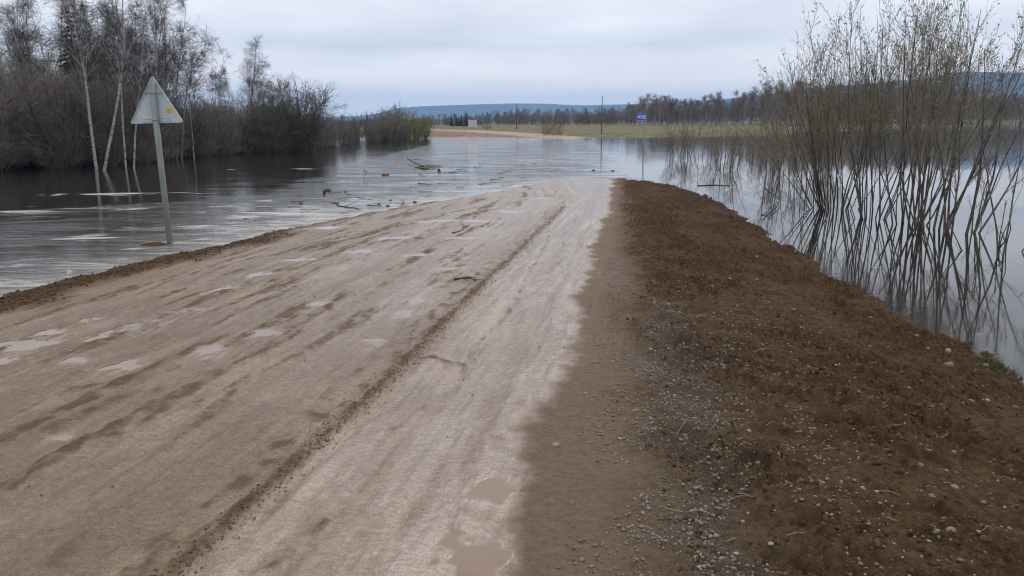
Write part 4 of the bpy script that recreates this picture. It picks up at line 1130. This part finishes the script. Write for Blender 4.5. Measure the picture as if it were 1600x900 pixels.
OV = np.array([(1,0,0),(-1,0,0),(0,1,0),(0,-1,0),(0,0,1),(0,0,-1)], float); OF = np.array([(0,2,4),(2,1,4),(1,3,4),(3,0,4),(2,0,5),(1,2,5),(3,1,5),(0,3,5)])
def scatter(name, n, sampler, rlo, rhi, pw_, material, label, cat, flat=(.5, .9), seed=0, sink=0.25, base=None):
    rng = np.random.RandomState(seed)
    x, y_, keep = sampler(rng, n)
    z, sa, pu = surf_zv(x, y_)
    ok = keep(sa, pu, x, y_) & (z > -0.01)
    x, y_, z = x[ok], y_[ok], z[ok]; m = len(x)
    r = rlo + (rhi - rlo) * rng.uniform(0, 1, m) ** pw_
    S_ = np.stack([np.ones(m), rng.uniform(.6, .95, m), rng.uniform(flat[0], flat[1], m)], -1) * r[:, None]
    bv_, bf_ = base or (IV, IF); nv = len(bv_)
    jit = 1 + rng.normal(0, .2, (m, nv, 1))
    V = bv_[None] * jit * S_[:, None, :]
    a = rng.uniform(0, 6.28, m); ca, sa_ = np.cos(a)[:, None], np.sin(a)[:, None]
    V = np.stack([V[..., 0] * ca - V[..., 1] * sa_, V[..., 0] * sa_ + V[..., 1] * ca, V[..., 2]], -1)
    V[..., 0] += x[:, None]; V[..., 1] += y_[:, None]; V[..., 2] += (z + r * sink)[:, None]
    F = (bf_[None] + (np.arange(m) * nv)[:, None, None]).reshape(-1, 3)
    obj(name, mesh_np(name, V, F, material, smooth=False), kind='stuff', label=label, category=cat)
def s_gravel(rng, n):
    y_ = 1.6 + 8.5 * rng.uniform(0, 1, n) ** 1.5
    x = GRAVEL(y_) + rng.normal(0, 1, n) * (0.20 + 0.03 * y_) + np.where(rng.uniform(0, 1, n) < .3, rng.uniform(-.5, 1.6, n), 0)
    g2 = fbm(x * 2.2, y_ * 1.6, 3, 400)
    return x, y_, (lambda sa, pu, x_, yy: (g2 > -0.12) & (x_ > EDGE1(yy) + .25))
scatter('gravel', 26000, s_gravel, .0022, .012, 3.0, M_GRAVEL, 'grey gravel strewn in a streak along the soil shoulder', 'gravel', seed=1)
def s_clod(rng, n):
    y_ = 1.6 + 24 * rng.uniform(0, 1, n) ** 1.9
    u = rng.uniform(0, 1, n)
    x = EDGE2(y_) + u * (xR(y_) - EDGE2(y_))
    g2 = fbm(x * 0.9, y_ * 0.75, 3, 58) + 0.6 * fbm(x * 3.4, y_ * 3.0, 4, 59, .55)
    return x, y_, (lambda sa, pu, x_, yy: (g2 + rng.normal(0, .2, len(x_)) > 0.0) & (sa > .5))
scatter('soil_clods', 95000, s_clod, .003, .024, 4.2, M_CLOD, 'small dark clods of loose soil covering the shoulder', 'soil', flat=(.5, .9), seed=2, sink=.1, base=(OV, OF))
def s_clodl(rng, n):
    y_ = rng.uniform(5, 16, n); x = xL(y_) + 0.6 + rng.normal(0, .35, n)
    return x, y_, (lambda sa, pu, x_, yy: sa > .5)
scatter('berm_clods', 9000, s_clodl, .006, .026, 3.5, M_CLOD, 'dark clods of soil heaped along the left road edge', 'soil', seed=3, sink=.1, base=(OV, OF))
def s_crumb(rng, n):
    y_ = 1.8 + 16 * rng.uniform(0, 1, n) ** 1.5; x = RUT(y_) + rng.normal(0, .045, n) + np.where(rng.uniform(0, 1, n) < .07, rng.uniform(-3, 1.2, n), 0)
    return x, y_, (lambda sa, pu, x_, yy: (pu < .1) & (sa < .6))
scatter('mud_crumbs', 9000, s_crumb, .002, .0095, 3, M_CRUMB, 'small mud crumbs along the ridge between the wheel tracks', 'soil', seed=4, sink=.2, base=(OV, OF))

# ------------------------------------------------------------------ drift and litter
def stick_obj(label, pts, r, group=None, material=None, forks=0, seed=0, name='stick'):
    rng = np.random.RandomState(seed)
    P = np.array(pts, float); tq = np.linspace(0, 1, len(P)); K = 7; tk = np.linspace(0, 1, K)
    P = np.stack([np.interp(tk, tq, P[:, k]) for k in range(3)], -1); ln = np.linalg.norm(P[-1] - P[0])
    c = P[0].copy(); P = P - c
    P[1:-1] += rng.normal(0, .018 * ln, (K - 2, 3)) * np.array([1, 1, .3])
    lv = [(P[None], np.linspace(r, r * .5, K)[None], 6)]
    if forks:
        A = grow(rng, P[None], np.linspace(r, r * .5, K)[None], forks, .2, .95, lambda t, L_: .3 * L_, (25, 55), 5, 0.05, .1, .6, r * .35)
        A[0][..., 2] = np.maximum(A[0][..., 2], -0.01) * .5
        lv.append((A[0], A[1], 4))
    o = obj(name, tube_mesh(name, lv, material or M_STICK), None, c, label=label, category='stick')
    if group: o['group'] = group
    return o
def wpt(px, py, z=0.01): return gz(px, py, z)
def rpt(px, py, dz=0.01):
    c = gp(px, py); return np.array([c[0], c[1], surf_z(c[0], c[1]) + dz])
stick_obj('small dark forked twig lying across the wet wheel track on the road', [rpt(709, 440, .012), rpt(722, 439, .03), rpt(733, 437, .02), rpt(743, 441, .01)], .014, forks=5, seed=1)
stick_obj('dark twig lying on the slick far part of the road', [rpt(708, 364), rpt(722, 358), rpt(732, 353)], .016, forks=3, seed=2)
stick_obj('long thin branch floating at the pale shallow edge of the water', [wpt(519, 316), wpt(531, 321), wpt(545, 324), wpt(561, 327)], .02, seed=3, forks=2)
stick_obj('bent branch poking out of the drift raft in the open water', [wpt(637, 248, .22), wpt(646, 253, .1), wpt(655, 256, .0)], .035, seed=4, forks=3)
for k, (a, b_) in enumerate((((648, 262), (672, 258)), ((655, 256), (676, 262)), ((652, 261), (668, 264)), ((668, 260), (690, 258)))):
    stick_obj('pale waterlogged branch tangled in the drift raft in the open water', [wpt(*a), wpt((a[0] + b_[0]) / 2, (a[1] + b_[1]) / 2, .06), wpt(*b_)], .035, 'branches of the drift raft', (M_STRAW if k % 2 else M_STICK), 4, 10 + k)
stick_obj('upright forked twig standing out of the water beside the orange lump', [wpt(571, 272, -.2), wpt(572, 268, .15), wpt(570, 264, .42)], .014, seed=5, forks=3)
stick_obj('short stake standing up in shallow water by the road edge', [wpt(630, 320, -.1), wpt(630, 318, .1), wpt(630, 312, .22)], .012, seed=6)
stick_obj('long pale branch floating beside the flooded saplings near the road end', [wpt(1090, 290), wpt(1115, 289), wpt(1141, 290)], .018, seed=7)
stick_obj('slanting broken branch lying in the water left of the fanning willow clump', [wpt(1196, 294, .42), wpt(1208, 305, .2), wpt(1222, 314, -.02)], .016, seed=8, forks=2)
stick_obj('thin branch lying flat in the water left of the fanning willow clump', [wpt(1190, 336, .01), wpt(1206, 325, .12), wpt(1222, 314, .04)], .014, seed=9)
stick_obj('broken upright stake standing in still water beside the tall single-stemmed willow', [wpt(1562, 402, -.3), wpt(1563, 385, .12), wpt(1564, 361, .30)], .02, seed=12)
stick_obj('thin straight rod rising from still water by the broken stake', [wpt(1573, 398, -.2), wpt(1577, 360, .35), wpt(1583, 290, 1.05)], .010, seed=13)
rr_ = np.random.RandomState(71)
for k in range(46):
    px = rr_.uniform(380, 860); lo = np.interp(px, [380, 500, 700, 860], [366, 344, 306, 280]); py = lo - rr_.uniform(2, 60) * np.interp(px, [380, 860], [1, .55])
    lenp = rr_.uniform(5, 26); sl = rr_.normal(-.05, .12)
    stick_obj('short dark stick floating among drift in the water off the road edge', [wpt(px, py, .005), wpt(px + lenp / 2, py + sl * lenp / 2, .02), wpt(px + lenp, py + sl * lenp, .005)], rr_.uniform(.006, .014), 'sticks floating off the road edge', M_STICK if rr_.uniform() < .75 else M_STRAW, int(rr_.randint(0, 4)), 100 + k)
for k in range(40):
    px = rr_.uniform(960, 1580); py = rr_.uniform(330, 880); c = gp(px, py)
    if xR(c[1]) - c[0] < .2 or c[0] < EDGE2(c[1]): continue
    q = rr_.uniform(10, 34); a = rr_.uniform(-.6, .6)
    stick_obj('thin pale straw lying on the loose soil shoulder', [rpt(px, py, .008), rpt(px + q / 2, py + a * q / 2, .018), rpt(px + q, py + a * q, .008)], .0022, 'straws on the soil shoulder', M_STRAW, 0, 200 + k, name='straw')
def lump_obj(name, label, cat, px, py, wpx, hgt, material, z=0, seed=0):
    c = wpt(px, py, z); r = wpx / 2 * c[1] / FPX
    rng = np.random.RandomState(seed)
    V, F = subdiv(IV2, IF2)
    V = V * (1 + .10 * np.sin(V @ rng.normal(0, 2.4, (3, 3)) + rng.uniform(0, 6, 3)).sum(1, keepdims=True))
    V[:, 2] = np.sign(V[:, 2]) * np.abs(V[:, 2]) ** .7
    return obj(name, mesh_np(name, V * np.array([r, r * .6, hgt]), F, material), None, c, label=label, category=cat)
lump_obj('foam_block', 'orange-brown lump of foam floating in the open water', 'foam block', 602, 273, 11, .07, M_ORANGE, .02, 1)
lump_obj('foam_block', 'small pale yellow lump floating close to the muddy left edge', 'foam block', 108, 427, 9, .045, M_PALE, .015, 2)
lump_obj('ball', 'small black round float bobbing beside the drift raft', 'float', 686, 266.5, 4.5, .075, M_BLACK, .03, 3)
lump_obj('debris_lump', 'dark clump of debris afloat near the long thin branch', 'debris', 513, 298, 9, .07, M_STICK, .02, 4)
lump_obj('debris_lump', 'squat dark stub afloat left of the debris clump', 'debris', 507, 302, 4, .10, M_BLACK, .03, 5)
for k, (px, py, q) in enumerate(((648, 316, 6), (592, 319, 5), (606, 322, 5), (927, 266, 6), (957, 267, 5), (540, 300, 4), (470, 318, 5), (610, 313, 4), (667, 262, 9))):
    lump_obj('debris_lump', 'small dark bit of debris lying at the water surface', 'debris', px, py, q, .03, M_STICK, .012, 20 + k)['group'] = 'debris bits on the water'

# ------------------------------------------------------------------ grass tuft at the right-hand water edge
def tuft(label, px, py, n, h, spread, seed):
    rng = np.random.RandomState(seed); c = gp(px, py); c[2] = surf_z(c[0], c[1])
    a = rng.uniform(0, 6.28, n); b0 = np.stack([rng.normal(0, spread, n), rng.normal(0, spread * .7, n), np.full(n, -.02)], -1)
    for k in range(n): b0[k, 2] = surf_z(c[0] + b0[k, 0], c[1] + b0[k, 1]) - c[2] - .01
    d = np.stack([np.cos(a) * .5, np.sin(a) * .5, np.ones(n)], -1); ln = h * rng.uniform(.4, 1.1, n)[:, None]
    P = np.stack([b0, b0 + d * ln * .5, b0 + d * ln * np.array([1.3, 1.3, .85])], 1)
    o = obj('grass_tuft', tube_mesh('grass_tuft', [(P, np.tile([.003, .0024, .0006], (n, 1)), 3)], M_GRASSB), None, c, label=label, category='grass', kind='stuff')
tuft('green grass tuft growing at the water edge of the soil shoulder', 1562, 584, 260, .085, .11, 1)
tuft('sparse yellow-green grass sprouting just above the larger tuft', 1534, 566, 60, .06, .08, 2)
